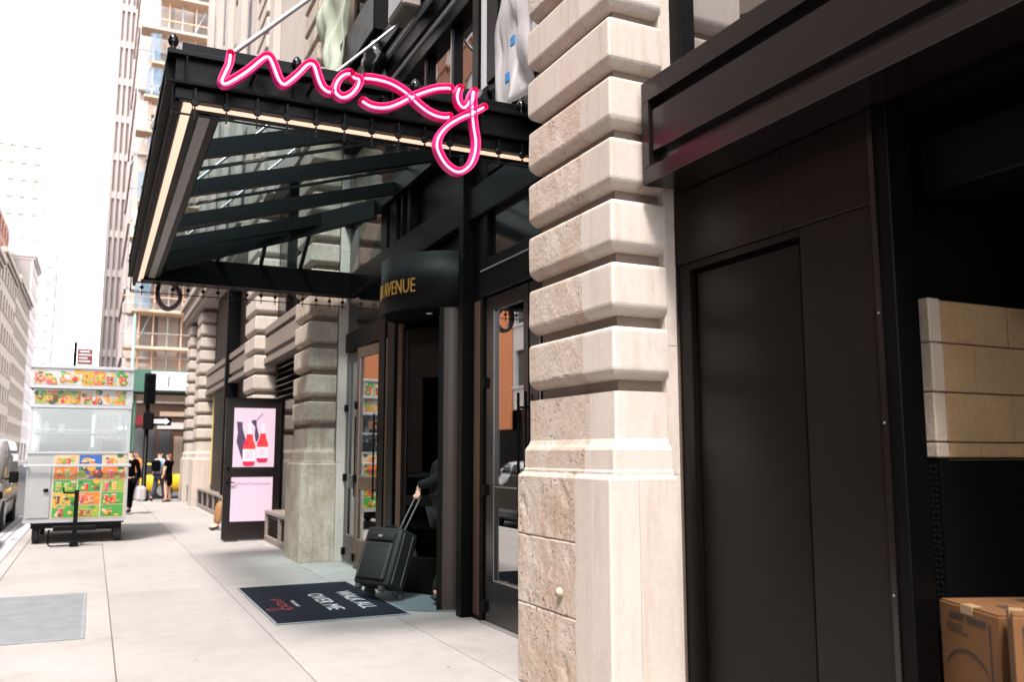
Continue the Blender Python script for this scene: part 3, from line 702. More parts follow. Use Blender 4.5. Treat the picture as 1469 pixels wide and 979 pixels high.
# finials on the top flange
fm = MB().lathe((0,0,0), [(0,.016),(.012,.022),(.018,.014),(.03,.026),(.06,.037),(.09,.030),(.115,.012),(.122,0)], 14).mesh('finial', M['black_gloss'])
for x in (.335, 1.16, 2.05, 2.94): link_mesh('finial', fm, CA, (x-3.4, YN+.03-9.6, ZT-4.0))
for y in (6.92, 7.83, 8.75, 9.65, 10.55, 11.45, 12.3, 13.16): link_mesh('finial', fm, CA, (.335-3.4, y-9.6, ZT-4.0))
# hipped lean-to glass roof
E0, E1, Z0 = .72, 3.42, 4.345; SL = .31; Z1 = Z0 + SL*(E1-E0); HN, HF = 1.15, 1.20
yn, yf = YN+.42, YF-.34
def beam(a, b, w, d, m='canopy', name='rafter', below=True):
    a, b = Vector(a), Vector(b); t = (b-a).normalized(); s_ = t.cross(Vector((0,0,1))).normalized()*w/2; dz = Vector((0,0,-d if below else d))
    mb = MB(); mb.rings([[a+s_, a-s_, a-s_+dz, a+s_+dz], [b+s_, b-s_, b-s_+dz, b+s_+dz]]); return mb.build(name, M[m], CA)
zr = lambda x: Z0 + SL*(x-E0)
def limits(y):   # how far up the slope the main plane reaches at this y
    tn = (y-yn)/HN; tf = (yf-y)/HF
    return E0 + (E1-E0)*max(0, min(1, tn, tf))
ry = [8.02, 9.32, 10.75, 11.95]
for y in ry:
    x1 = limits(y); beam((E0-.2,y,zr(E0)-.015),(x1,y,zr(x1)-.015),.085,.165)
beam((E0-.15,yn,Z0-.01),(E1,yn+HN,Z1-.01),.05,.07); beam((E0-.15,yf,Z0-.01),(E1,yf-HF,Z1-.01),.10,.27)
beam((E1,yn+HN,Z1+.02),(E1,yf-HF,Z1+.02),.10,.25,name='wall_plate')
beam((E0-.2,yf-.05,4.12),(2.3,yf-.9,4.62),.06,.09,name='brace')
edges = [yn] + ry + [yf]
for i in range(len(edges)-1):
    a, b = edges[i]+.03, edges[i+1]-.03
    xa, xb = limits(a), limits(b)
    pts = [(E0,a),(E0,b),(xb,b)]
    if a < yn+HN < b: pts.append((E1, yn+HN))
    if a < yf-HF < b: pts.insert(3, (E1, yf-HF))
    if xa > E0+.05: pts.append((xa,a))
    mb = MB(); n = len(pts)
    mb.rings([[(x,y,zr(x)) for x, y in pts], [(x,y,zr(x)+.012) for x, y in pts]]); mb.build('roof_pane', M['roof_glass'], CA)
    if i not in (len(edges)-2,):
        m = a+(b-a)*.62; x1 = limits(m)-.02; beam((E0,m,zr(E0)+.03),(x1,m,zr(x1)+.03),.022,.035,'canopy','glazing_bar')
def hip_pane(y0, dy):
    xs = [E0+.05, 1.45, 2.05, 2.62, E1]
    for k in range(4):
        a, b = xs[k]+.02, xs[k+1]-.02
        fa, fb = (a-E0)/(E1-E0), (b-E0)/(E1-E0)
        P = [(a,y0,Z0),(b,y0,Z0),(b,y0+dy*fb,zr(b)),(a,y0+dy*fa,zr(a))]
        mb = MB(); mb.rings([P, [(x,y,z+.012) for x, y, z in P]]); mb.build('roof_pane', M['roof_glass'], CA)
        if k: 
            x = xs[k]; f = (x-E0)/(E1-E0); beam((x,y0,Z0+.03),(x,y0+dy*f,zr(x)+.03),.05,.08,'canopy','glazing_bar')
hip_pane(yn, HN); hip_pane(yf, -HF)
# tie rods back to the wall
for y in (6.1, 9.6, 13.05):
    MB().tube([(.72,y,4.38),(3.40,y,7.12)], .018, 8).build('tie_rod', M['steel'], CA)
    MB().lathe((3.36,y,7.08), [(-.03,.05),(.03,.05)], 10, axis='x').build('rod_anchor', M['black'], CA)
MB().cbox(3.41,3.50,5.95,13.3,4.02,4.36,.01).build('wall_beam', M['canopy'], CA)

# ---------------------------------------------------------------- neon signs
SG = dict(
 m=[[(0.682,4.255),(0.675,4.183),(0.648,4.105),(0.635,4.06),(0.65,4.043),(0.689,4.064),(0.789,4.153),(0.884,4.259),(0.915,4.286),(0.94,4.281),(0.967,4.228),(0.995,4.159),(1.018,4.123),(1.041,4.114),(1.072,4.137),(1.134,4.207),(1.19,4.28),(1.223,4.297),(1.246,4.277),(1.272,4.199),(1.3,4.142),(1.335,4.118),(1.36,4.116)]],
 o=[[(1.496,4.278),(1.46,4.266),(1.419,4.225),(1.394,4.169),(1.395,4.122),(1.427,4.095),(1.464,4.097),(1.509,4.129),(1.544,4.178),(1.562,4.224),(1.557,4.249),(1.534,4.250),(1.512,4.262)]],
 x=[[(1.603,4.265),(1.683,4.271),(1.787,4.262),(1.875,4.23),(1.943,4.189),(2.003,4.142),(2.073,4.1),(2.143,4.078),(2.213,4.076),(2.248,4.087)],
    [(1.588,4.091),(1.64,4.067),(1.706,4.063),(1.781,4.08),(1.857,4.121),(1.944,4.18),(2.041,4.237),(2.14,4.285),(2.221,4.307),(2.256,4.309)]],
 y=[[(2.328,4.325),(2.313,4.272),(2.319,4.218),(2.345,4.183),(2.375,4.183),(2.406,4.224),(2.427,4.283),(2.442,4.321)],
    [(2.447,4.322),(2.435,4.254),(2.436,4.144),(2.449,4.026),(2.465,3.929),(2.455,3.828),(2.42,3.744),(2.359,3.686),(2.298,3.677),(2.227,3.716),(2.176,3.786),(2.155,3.851),(2.174,3.932),(2.244,4.022),(2.345,4.098),(2.438,4.149),(2.527,4.21)]])
def stroke(pts, yf_, yb, w, body, tube, off=(0,0)):
    P = [Vector((p[0]+off[0], 0, p[1]+off[1])) for p in spline([(a, b, 0) for a, b in pts], 4) for p in [Vector((p[0], p[1]))]]
    # trim duplicates
    Q = [P[0]]
    for p in P[1:]:
        if (p-Q[-1]).length > .004: Q.append(p)
    secs = []
    for i, p in enumerate(Q):
        t = (Q[min(i+1,len(Q)-1)]-Q[max(i-1,0)]).normalized(); n = Vector((-t.z, 0, t.x))
        q = lambda a, y: (p.x+n.x*a, y, p.z+n.z*a)
        g_ = .005
        secs.append([q(-w,yf_),q(-w,yb),q(w,yb),q(w,yf_),q(w-g_,yf_),q(w-g_,yb-g_*(1 if yb>yf_ else -1)),q(-w+g_,yb-g_*(1 if yb>yf_ else -1)),q(-w+g_,yf_)])
    body.rings(secs, 0, False, False)
    for i, d in ((0,-1),(len(Q)-1,1)):
        p = Q[i]; t = (Q[min(i+1,len(Q)-1)]-Q[max(i-1,0)]).normalized()*d; n = Vector((-t.z,0,t.x))
        # rounded end wall
        L = []
        for k in range(7):
            a = math.pi*k/6; L.append(p + n*math.cos(a)*w + t*math.sin(a)*w*.9)
        body.rings([[(v.x,yf_,v.z) for v in L],[(v.x,yb,v.z) for v in L]], 0, False, True, False)
        body.add([(v.x,yb,v.z) for v in L], [tuple(range(7))])
    ins = .03 if yb > yf_ else -.03
    tube.tube([(p.x, yf_+ins, p.z) for p in Q], .0092, 8)
def neon_sign(yf_, yb, label, lit, mirror=False):
    s_ = thing('neon_sign', (1.58, yb, 4.0), label, 'sign', 'script signs on the canopy ends')
    for L, strokes in SG.items():
        b_, t_ = MB(), MB()
        for k, pts in enumerate(strokes):
            pts = [(3.17-a, b) for a, b in pts] if mirror else pts
            stroke(pts, yf_, yb-(.004*k if yb > yf_ else -.004*k), .028, b_, t_)
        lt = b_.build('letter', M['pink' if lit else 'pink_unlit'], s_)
        t_.build('neon_tube', M['neon' if lit else 'pink_unlit'], lt)
    mb = MB()
    for x in (.85, 1.25, 1.75, 2.1, 2.42):
        xx = 3.17-x if mirror else x; mb.box(xx-.01, xx+.01, min(yb, YN+.059 if yb > yf_ else yb), max(YN+.059, yb) if yb > yf_ else yb, 4.16, 4.18) if yb > yf_ else mb.box(xx-.01,xx+.01,YF-.059,yb,4.16,4.18)
    mb.build('bracket', M['canopy'], s_)
neon_sign(5.80, 5.872, 'glowing pink script neon sign reading moxy on the near end of the black canopy', True)
neon_sign(13.40, 13.28, 'unlit back of a script sign whose loop hangs below the far end of the canopy', False, True)

# ================================================================ THINGS AT THE ENTRANCE
# entrance mat
mx0, mx1, my0, my1 = 1.64, 2.98, 8.65, 11.15
mt = MB().cbox(mx0, mx1, my0, my1, .003, .012, .004).build('entrance_mat', M['mat_edge'], None, ((mx0+mx1)/2, (my0+my1)/2, 0))
tag(mt, 'dark blue entrance mat lettered WALK ALL OVER ME in front of the door', 'mat')
ORG[mt.name] = ((mx0+mx1)/2, (my0+my1)/2, 0)
MB().cbox(mx0+.025, mx1-.025, my0+.025, my1-.025, .009, .0155, .002).build('mat_surface', M['mat_dark'], mt)
rb = MB()
x = mx0+.04
while x < mx1-.04: rb.box(x, x+.010, my0+.03, my1-.03, .0153, .0175); x += .024
tag(rb.build('mat_rib', M['mat_dark'], mt), kind='stuff')
def mat_text(txt, size, xc, yc, m, sx=.8, width=None):
    t = text_mb(txt, size, .0008, sx); a = [p[0] for p in t.v]; c_ = (min(a)+max(a))/2; k = (width/(max(a)-min(a))) if width else 1
    t.v = [(xc + y, yc - (x-c_)*k, .0188+z) for x, y, z in t.v]; return t.build('lettering', M[m], mt)
mat_text('WALK ALL', .24, 2.62, 9.72, 'mat_white', width=1.22); mat_text('OVER ME', .24, 2.28, 9.72, 'mat_white', width=1.12)
mat_text('TIMES SQUARE', .055, 2.02, 9.72, 'mat_white', width=.40)
lg = MB()
for L, strokes in SG.items():
    for pts in strokes:
        P = spline([((b-4.15)*.40+1.89, 9.72-(a-1.58)*.40, .0195) for a, b in pts], 3); lg.tube(P, .011, 5)
lg.v = [(x,y,.0185+(z-.0195)*.1) for x, y, z in lg.v]
lg.build('script_logo', M['red_sign'], mt)

# sidewalk grating
gx0, gx1, gy0, gy1 = -1.14, .02, 8.75, 11.55
gt = MB().box(gx0, gx1, gy0, gy1, .0015, .004).build('sidewalk_grating', M['concrete_dark'], None, (-.5, 10.1, 0))
tag(gt, 'blue grey metal grating set flush in the sidewalk near the kerb', 'grating')
gf = MB()
for b in ((gx0,gx1,gy0,gy0+.03),(gx0,gx1,gy1-.03,gy1),(gx0,gx0+.03,gy0+.03,gy1-.03),(gx1-.03,gx1,gy0+.03,gy1-.03)): gf.box(*b, .004, .011)
gf.build('grating_frame', M['galv'], gt)
gb = MB(); y = gy0+.045
while y < gy1-.045: gb.box(gx0+.03, gx1-.03, y, y+.020, .004, .010); y += .042
tag(gb.build('grating_bar', M['galv'], gt), kind='stuff')

# rolling suitcase, tipped towards the person
SC = thing('suitcase', (3.16, 9.80, 0), 'large black rolling suitcase tipped on its wheels at the edge of the mat', 'suitcase')
ORG[SC.name] = (0,0,0)
SC.location = (0,0,0)
w_, d_, h_ = .53, .29, .70
# local frame: x = thickness (front face at -x), y = width, z = up; wheels at +x edge
T = Matrix.Translation((3.02, 9.66, .04)) @ Matrix.Rotation(R(28), 4, 'Z') @ Matrix.Rotation(R(21), 4, 'Y') @ Matrix.Translation((-d_, -w_/2, 0))
def cc(mb): return mb.xf(T)
def soft(x0,x1,y0,y1,z0,z1,c,n=3):
    mb = MB(); rs = []
    zs = [(z0, c), (z0+c*.3, c*.3), (z0+c, 0), (z0+.5*(z1-z0), -.006), (z1-c, 0), (z1-c*.3, c*.3), (z1, c)]
    for z, i in zs:
        a0,a1,b0,b1 = x0+i,x1-i,y0+i,y1-i; ring = []
        for (cx, cy, s0) in ((a1-c,b1-c,0),(a0+c,b1-c,90),(a0+c,b0+c,180),(a1-c,b0+c,270)):
            for k in range(n+1):
                a = R(s0+90*k/n); ring.append((cx+math.cos(a)*c, cy+math.sin(a)*c, z))
        rs.append(ring)
    return mb.rings(rs, 0, True, True)
body = cc(soft(0,d_,0,w_,.05,h_,.035)).build('case_body', M['case'], SC)
cc(soft(-.03,.005,.05,w_-.05,.11,.52,.015)).build('front_pocket', M['case'], body)
cc(soft(-.022,.005,.06,w_-.06,.54,.66,.012)).build('front_pocket', M['case'], body)
zp = MB()
for a in (.06, .205): zp.tube([(a,-.004,.10),(a,-.004,.66)], .006, 6); zp.tube([(a,w_+.004,.10),(a,w_+.004,.66)], .006, 6)
zp.tube(spline([(-.034,.075,.12),(-.034,.075,.46),(-.033,.11,.50),(-.033,w_-.11,.50),(-.034,w_-.075,.46),(-.034,w_-.075,.12)],3), .0045, 6)
cc(zp).build('zip', M['case_trim'], body)
cc(MB().box(-.034,-.028,w_/2-.03,w_/2+.03,.575,.60)).build('badge', M['steel'], body)
hd = MB().tube(spline([(.10,w_/2-.09,h_-.003),(.10,w_/2-.07,h_+.03),(.10,w_/2+.07,h_+.03),(.10,w_/2+.09,h_-.003)],4), .012, 8); cc(hd).build('grab_handle', M['fabric_black'], SC)
for q in ((.17,d_+.012,.03,.07,.0,.12,.008), (.17,d_+.012,w_-.07,w_-.03,.0,.12,.008)): cc(MB().cbox(*q)).build('corner_guard', M['rubber'], SC)
for q in ((-.01,.06,.06,.12,.0,.052,.006), (-.01,.06,w_-.12,w_-.06,.0,.052,.006)): cc(MB().cbox(*q)).build('foot', M['rubber'], SC)
for y in (.025, w_-.065):
    wl = MB().lathe((d_+.012, y, .012), [(0,.036),(.006,.045),(.034,.045),(.04,.036)], 16, axis='y'); cc(wl).build('wheel', M['rubber'], SC)
th = MB()
hand_local = T.inverted() @ Vector((3.345, 9.55, 1.12))
base = Vector((d_-.03, w_/2, h_-.02)); top = hand_local
for y in (-.04, .04): th.tube([base+Vector((0,y,0)), top+Vector((0,y,-.02))], .0085, 8)
th.cbox(0,0,0,0,0,0,0) if False else None
cc(th).build('pull_tube', M['steel'], SC)
gm = MB().tube([top+Vector((0,-.06,0)), top+Vector((0,.06,0))], .016, 10); cc(gm).build('pull_grip', M['rubber'], SC)
MB().tube([T @ (base+(top-base)*.02), T @ (base+(top-base)*.02+Vector((0,0,.0)))], .01, 4) if False else None

# cartons in the service bay
def carton(name, F, ang, sa, sb, z0, z1, label, prints):
    """F = nearest upright edge (x, y); face 'a' runs sa away to the left-back, face 'b' runs sb to the right"""
    ca, sn = math.sin(R(ang)), math.cos(R(ang))
    a = Vector((ca, sn, 0)); b = Vector((sn, -ca, 0))
    o = thing(name, (F[0], F[1], z0), label, 'box', 'cartons in the service bay')
    P = lambda u, v_, z, e=0.: Vector((F[0], F[1], 0)) + a*u + b*v_ + Vector((0,0,z)) - b*0
    mb = MB(); c = .006
    rs = []
    for z, i in ((z0, 0),(z1-c, 0),(z1, c)):
        rs.append([P(i,i,z),P(sa-i,i,z),P(sa-i,sb-i,z),P(i,sb-i,z)])
    mb.rings(rs); bd = mb.build('carton_body', M['cardboard'], o)
    fl = MB()
    fl.rings([[P(.004,.004,z1+.002),P(sa-.004,.004,z1+.002),P(sa-.004,sb/2-.004,z1+.003),P(.004,sb/2-.004,z1+.003)],[P(.004,.004,z1+.006),P(sa-.004,.004,z1+.006),P(sa-.004,sb/2-.004,z1+.007),P(.004,sb/2-.004,z1+.007)]])
    fl.rings([[P(.004,sb/2+.002,z1+.003),P(sa-.004,sb/2+.002,z1+.003),P(sa-.004,sb-.004,z1+.002),P(.004,sb-.004,z1+.002)],[P(.004,sb/2+.002,z1+.007),P(sa-.004,sb/2+.002,z1+.007),P(sa-.004,sb-.004,z1+.006),P(.004,sb-.004,z1+.006)]])
    fl.build('flap', M['cardboard'], o)
    tp = MB(); tp.rings([[P(sa*.42,-.0015,z1-.03),P(sa*.62,-.0015,z1-.03),P(sa*.62,-.0015,z1+.0085),P(sa*.42,-.0015,z1+.0085)],[P(sa*.42,.0,z1-.03),P(sa*.62,.0,z1-.03),P(sa*.62,.05,z1+.0085),P(sa*.42,.05,z1+.0085)]]); tp.build('tape', M['tape'], o)
    ik = MB()
    for face, r in prints:
        u0, u1, q0, q1 = r or (0,0,0,0)
        if face == 'a': ik.add([P(sa*u0,-.002,z1-q0),P(sa*u1,-.002,z1-q0),P(sa*u1,-.002,z1-q1),P(sa*u0,-.002,z1-q1)], [(0,1,2,3)])
        elif face == 'b': ik.add([P(-.002,sb*u0,z1-q0),P(-.002,sb*u1,z1-q0),P(-.002,sb*u1,z1-q1),P(-.002,sb*u0,z1-q1)], [(0,1,2,3)])
        elif face == 't': ik.add([P(sa*u0,sb*q0,z1+.0085),P(sa*u1,sb*q0,z1+.0085),P(sa*u1,sb*q1,z1+.0085),P(sa*u0,sb*q1,z1+.0085)], [(0,1,2,3)])
        elif face == 'arc':
            pts = []
            for k in range(13):
                t = math.pi*k/12; pts.append(P(sa*(.55+.36*math.cos(t)), -.002, z1-.29+.10*math.sin(t)))
            for k in range(12):
                p, q = pts[k], pts[k+1]; n = Vector((0,0,.006)); ik.add([p-n,q-n,q+n,p+n],[(0,1,2,3)])
        elif face == 'oval':
            cpts = [P(-.002, sb*(.36+.27*math.cos(2*math.pi*k/24)), z1-.068+.022*math.sin(2*math.pi*k/24)) for k in range(24)]
            for k in range(24):
                p, q = cpts[k], cpts[(k+1)%24]; n = Vector((0,0,.004)); ik.add([p-n,q-n,q+n,p+n],[(0,1,2,3)])
    ik.build('printing', M['ink'], o)
    return o
lines = [('a',(.13,.16,.045,.5)), ('a',(.2,.52,.04,.062)), ('a',(.56,.82,.036,.058)), ('a',(.6,.86,.085,.092)), ('a',(.62,.9,.10,.106)), ('a',(.5,.86,.115,.121)), ('arc',None),
         ('t',(.2,.5,.25,.45)), ('t',(.55,.85,.62,.72))]
carton('cardboard_box', (3.43, 2.525), 22, .452, .50, .48, .93, 'taller brown cardboard box at the left of the service opening, against the block wall', lines)
carton('cardboard_box', (3.43, 2.525), 22, .452, .50, .0, .472, 'brown cardboard box lying under the taller box in the service opening', lines)
bl = [('b',(.06,.08,.035,.42)), ('b',(.06,.95,.035,.045)), ('b',(.12,.62,.10,.118)), ('oval',None), ('b',(.16,.56,.062,.075)), ('b',(.12,.15,.165,.175)), ('b',(.19,.6,.163,.178)), ('b',(.12,.15,.205,.215)), ('b',(.19,.5,.203,.216)), ('b',(.12,.15,.245,.255)), ('b',(.19,.58,.243,.256))]
carton('cardboard_box', (3.20, 2.297), 50, .28, .50, .50, .985, 'brown cardboard box printed with an oval mark, in front at the right edge', bl)
carton('cardboard_box', (3.20, 2.297), 50, .28, .50, .0, .492, 'brown cardboard box underneath the printed box at the right edge', bl)

# plastic sheeting left on the storey above, lantern wrapped in a bag
def sheet(name, label, pts, m, seed, parent=None, amp=.10, group=None):
    """crumpled sheet hung between four corners, with thickness"""
    a, b, c, d = [Vector(p) for p in pts]; n = 26; V = []; F = []
    nrm = (b-a).cross(d-a).normalized()
    for s_ in (0, .012):
        for i in range(n+1):
            for j in range(n+1):
                u, v_ = i/n, j/n; p = (a*(1-u)+b*u)*(1-v_) + (d*(1-u)+c*u)*v_
                q = noise.noise(Vector((u*3+seed, v_*4, seed)))*amp*1.6 + abs(noise.noise(Vector((u*7-seed, v_*3, 2))))*amp*.9
                e = noise.noise(Vector((v_*5, seed, u*2)))*.12
                V.append(p + nrm*(q+s_) + (b-a).normalized()*e*(1 if 0 < 1 else 0))
    k = (n+1)*(n+1)
    for i in range(n):
        for j in range(n):
            p = i*(n+1)+j; F.append((p,p+1,p+n+2,p+n+1)); F.append((k+p,k+p+n+1,k+p+n+2,k+p+1))
    for i in range(n):
        for (p, q) in ((i, i+1), (n*(n+1)+i, n*(n+1)+i+1), (i*(n+1), (i+1)*(n+1)), (i*(n+1)+n, (i+1)*(n+1)+n)): F.append((p,q,k+q,k+p))
    mb = MB().add(V, F, 0, True); o = mb.build(name, M[m], None, tuple(a)); ORG[o.name] = tuple(a)
    return tag(o, label, 'sheeting', group)
sh1 = sheet('plastic_sheet', 'white plastic sheeting patched with blue tape, hanging beside the near stone pier above the canopy', [(2.96,5.86,4.5),(3.0,6.72,4.45),(3.0,6.52,6.6),(2.93,5.90,6.6)], 'plastic', 3.1, amp=.07)
for (y, z) in ((6.0,4.85),(6.10,4.58)): MB().box(2.845,2.858,y-.035,y+.035,z,z+.075).build('tape_patch', M['tape_blue'], sh1)
sheet('plastic_sheet', 'greenish translucent plastic sheeting bunched beside the far pier above the canopy', [(3.0,13.3,6.9),(3.1,12.5,6.9),(3.2,12.3,9.8),(3.0,13.3,9.8)], 'plastic_g', 7.7, amp=.16)
bg_ = MB(); rs = []
for k in range(9):
    t = k/8; z = 6.60 + .52*t; ring = []
    for j in range(14):
        a = 2*math.pi*j/14; r_ = (.06+.15*math.sin(math.pi*min(1, t*1.05+.04))**.7)*(1+.35*noise.noise(Vector((math.cos(a)*1.5, math.sin(a)*1.5, t*3))))
        ring.append((3.12+math.cos(a)*r_*.8, 10.9+math.sin(a)*r_, z))
    rs.append(ring)
lb = bg_.rings(rs, 0, True, True).build('wrapped_lantern', M['black_gloss'], None, (3.12,10.9,6.6)); tag(lb, 'wall lantern wrapped in a shiny black bag above the middle of the canopy', 'lantern')
ORG[lb.name] = (3.12,10.9,6.6)
MB().cbox(3.12,3.5,10.87,10.93,7.08,7.14,.005).build('lantern_arm', M['black'], lb)
fl_ = thing('flood_light', (3.2,9.5,6.9), 'small box floodlight fixed to the sill beam above the canopy', 'light')
MB().cbox(2.95,3.17,9.15,9.75,6.78,7.25,.02).build('lamp_box', M['tan_metal'], fl_); MB().box(2.94,2.949,9.2,9.7,6.83,7.2).build('lamp_lens', M['far_glass'], fl_); MB().box(3.17,3.2,9.4,9.5,6.95,7.1).build('lamp_bracket', M['black'], fl_)

# ================================================================ FOOD CART
FC = thing('food_cart', (-.2, 19.2, 0), 'tall street food cart covered with fruit and juice pictures, parked on the sidewalk', 'food cart')
def fp(name, m, *boxes, c=None, parent=None):
    mb = MB()
    for b in boxes: mb.cbox(*b, c) if c else mb.box(*b)
    return mb.build(name, M[m], parent or FC)
CX0, CX1, CY0, CY1 = -1.06, .60, 18.0, 20.9
body = fp('cart_body', 'diamond', (CX0,CX1,CY0,CY1,.40,1.64), c=.01)
fp('cart_roof', 'steel', (CX0-.04,CX1+.03,CY0-.06,CY1,3.16,3.22), (CX0-.02,CX1+.02,CY0-.03,CY1,2.44,2.50), (CX0-.04,CX1+.02,CY0-.08,CY1,2.79,2.85), c=.008)
fp('corner_post', 'steel', (CX0,CX0+.05,CY0,CY0+.05,1.642,2.438), (CX1-.05,CX1,CY0,CY0+.05,1.642,2.438), (CX0,CX0+.05,CY1-.05,CY1,1.642,3.15), (CX1-.05,CX1,CY1-.05,CY1,1.642,3.15), (CX1-.045,CX1+.018,CY0-.02,CY0+.03,2.505,3.15))
fp('cart_door', 'diamond', (CX0+.03,-.66,CY0-.018,CY0-.001,.47,1.36), c=.004)
fp('door_latch', 'black', (-.77,-.69,CY0-.06,CY0-.019,.93,.99), c=.01)
fp('counter_rail', 'steel', (CX0-.05,CX1+.05,CY0-.13,CY0-.09,1.375,1.425), (CX0,CX0+.03,CY0-.09,CY0,1.385,1.415), (CX1-.03,CX1,CY0-.09,CY0,1.385,1.415), c=.006)
fp('edge_trim', 'steel', (CX0-.01,CX1+.01,CY0-.022,CY0-.002,.385,.43), (CX0-.01,CX1+.01,CY0-.022,CY0-.002,1.615,1.65), (CX1-.02,CX1+.012,CY0-.021,CY0-.001,.431,1.61))
# treads on the diamond plate
dt = MB()
for i in range(14):
    for j in range(34):
        x = CX0+.045+i*.026; z = .49+j*.0255; s_ = 1 if (i+j) % 2 else -1
        dt.add([(x-.008,CY0-.0195,z-.006*s_),(x+.008,CY0-.0195,z+.006*s_),(x+.008,CY0-.0195,z+.006*s_+.004),(x-.008,CY0-.0195,z-.006*s_+.004)],[(0,1,2,3)])
tag(dt.build('tread_pattern', M['steel'], body), kind='stuff')
# glazed upper case with shelf and goods
fp('case_glass', 'cart_glass', (CX0+.05,CX1-.05,CY0+.015,CY0+.021,1.645,2.435))
fp('shelf', 'steel', (CX0+.05,CX1-.05,CY0+.001,CY0+.014,2.03,2.06), (CX0+.05,CX1-.05,CY0+.022,CY1-.5,1.98,2.0), (CX0+.05,CX1-.05,CY0+.022,CY1-.5,1.642,1.66))
fp('griddle', 'black', (-.9,-.2,CY0+.3,CY0+.9,1.662,1.80), (.15,.48,CY0+.2,CY0+.7,1.662,1.86), c=.01)
fp('napkin_box', 'wood', (.10,.14,CY0+.2,CY0+.5,1.662,1.9)); fp('tray', 'steel', (-.1,.1,CY0+.2,CY0+.8,1.662,1.74), c=.01)
fp('paper_cups', 'white', (-.85,-.75,CY0+.15,CY0+.25,2.0,2.2), (-.6,-.5,CY0+.15,CY0+.25,2.0,2.16), (.3,.4,CY0+.15,CY0+.25,2.0,2.2), c=.01)
fp('back_panel', 'far_glass', (CX0+.05,-.05,CY1-.06,CY1-.02,1.65,2.44))
fp('sign_board', 'steel', (CX0+.02,CX1-.02,CY0+.0,CY1-.06,2.505,2.785), (CX0,CX1-.05,CY0-.028,CY1-.06,2.855,3.155))
fcols = {k: mat('print_'+k, c, .4) for k, c in dict(orange=(.50,.11,.006), yellow=(.50,.24,.012), green=(.03,.19,.02), lime=(.17,.25,.025), red=(.36,.008,.008), pink=(.42,.06,.08), cream=(.40,.31,.20), white=(.40,.385,.38), blue=(.006,.07,.28), dgreen=(.006,.07,.012), brown=(.09,.02,.008), mint=(.16,.28,.22)).items()}
FK = list(fcols); FM = [fcols[k] for k in FK]; fi = FK.index
def picture(x0, x1, z0, z1, y, bgc, kind, rnd, frame=None):
    """flat printed food picture: ground, tumblers of juice, fruit"""
    mb = MB(); w_, h_ = x1-x0, z1-z0; yy = [y]
    def poly(p, c):
        yy[0] -= .0006; mb.add([(x0+a*w_, yy[0], z0+b*h_) for a, b in p], [tuple(range(len(p)))], fi(c))
    if frame: mb.box(x0-.012, x1+.012, y-.003, y+.002, z0-.012, z1+.012, fi(frame))
    yy[0] = y-.0035; poly([(0,0),(1,0),(1,1),(0,1)], bgc)
    asp = h_/w_
    def disc(cx, cy, r, c, n=14, sq=1): poly([(cx+r*asp*math.cos(2*math.pi*k/n), cy+r*sq*math.sin(2*math.pi*k/n)) for k in range(n)], c)
    def cup(cx, cw, ch, c, z=.08):
        poly([(cx-cw*.75,z),(cx+cw*.75,z),(cx+cw*1.05,z+ch),(cx-cw*1.05,z+ch)], c)
        poly([(cx-cw*.45,z+.05),(cx-cw*.2,z+.05),(cx-cw*.25,z+ch*.9),(cx-cw*.6,z+ch*.9)], 'cream')
        poly([(cx-cw*1.1,z+ch),(cx+cw*1.1,z+ch),(cx+cw*1.1,z+ch*1.09),(cx-cw*1.1,z+ch*1.09)], 'white')
    cs = ['orange','red','yellow','pink','lime','brown']
    for k in range(rnd.randint(3,5)): disc(rnd.uniform(.1,.9), rnd.uniform(.05,.95), rnd.uniform(.16,.30), rnd.choice(['dgreen','lime','green','cream','yellow']), 9, rnd.uniform(.4,1))
    for k in range(kind): cup((k+.6)/(kind+.4)*.85, .11, rnd.uniform(.5,.72), rnd.choice(cs))
    for k in range(rnd.randint(3,5)):
        cx, cy, r = rnd.uniform(.1,.9), rnd.uniform(.12,.5), rnd.uniform(.10,.19); c = rnd.choice(cs)
        disc(cx, cy, r, c, 12, rnd.uniform(.7,1)); disc(cx-.02, cy+r*.3, r*.4, rnd.choice(['cream','white',c]), 8)
        if rnd.random() < .6: poly([(cx,cy+r*.8),(cx+.10,cy+r*1.2),(cx+.03,cy+r*1.5)], 'dgreen')
    mb.build('menu_picture', FM, FC)
rnd = random.Random(11)
mb = MB().box(-.63, CX1-.025, CY0-.006, CY0-.0005, .45, 1.61); mb.build('menu_board', fcols['cream'], FC)
bgs = [['cream','orange','green','yellow','green'],['blue','blue','green','orange','lime'],['cream','orange','lime','green','green']]
for c in range(3):
    for r_ in range(5):
        x0 = -.615 + c*.395; z0 = .475 + (4-r_)*.228
        if c == 1 and r_ == 0: continue
        if c == 1 and r_ == 1: z0, z1 = z0, z0+.43
        else: z1 = z0+.208
        picture(x0, x0+.372, z0, z1, CY0-.007, 'blue' if (c == 1 and r_ == 1) else bgs[c][r_], rnd.choice([1,2,2]), rnd)
for k, b_ in enumerate(['cream','white','white','white','yellow','orange','mint','cream']):
    picture(CX0+.015+k*.196, CX0+.205+k*.196, 2.875, 3.135, CY0-.031, b_, 0 if k in (3,) else rnd.choice([1,1,2]), rnd)
for k, b_ in enumerate(['lime','orange','yellow','orange','cream','white','white','yellow']):
    picture(CX0+.06+k*.188, CX0+.24+k*.188, 2.525, 2.765, CY0-.003, b_, rnd.choice([1,1,2]), rnd)
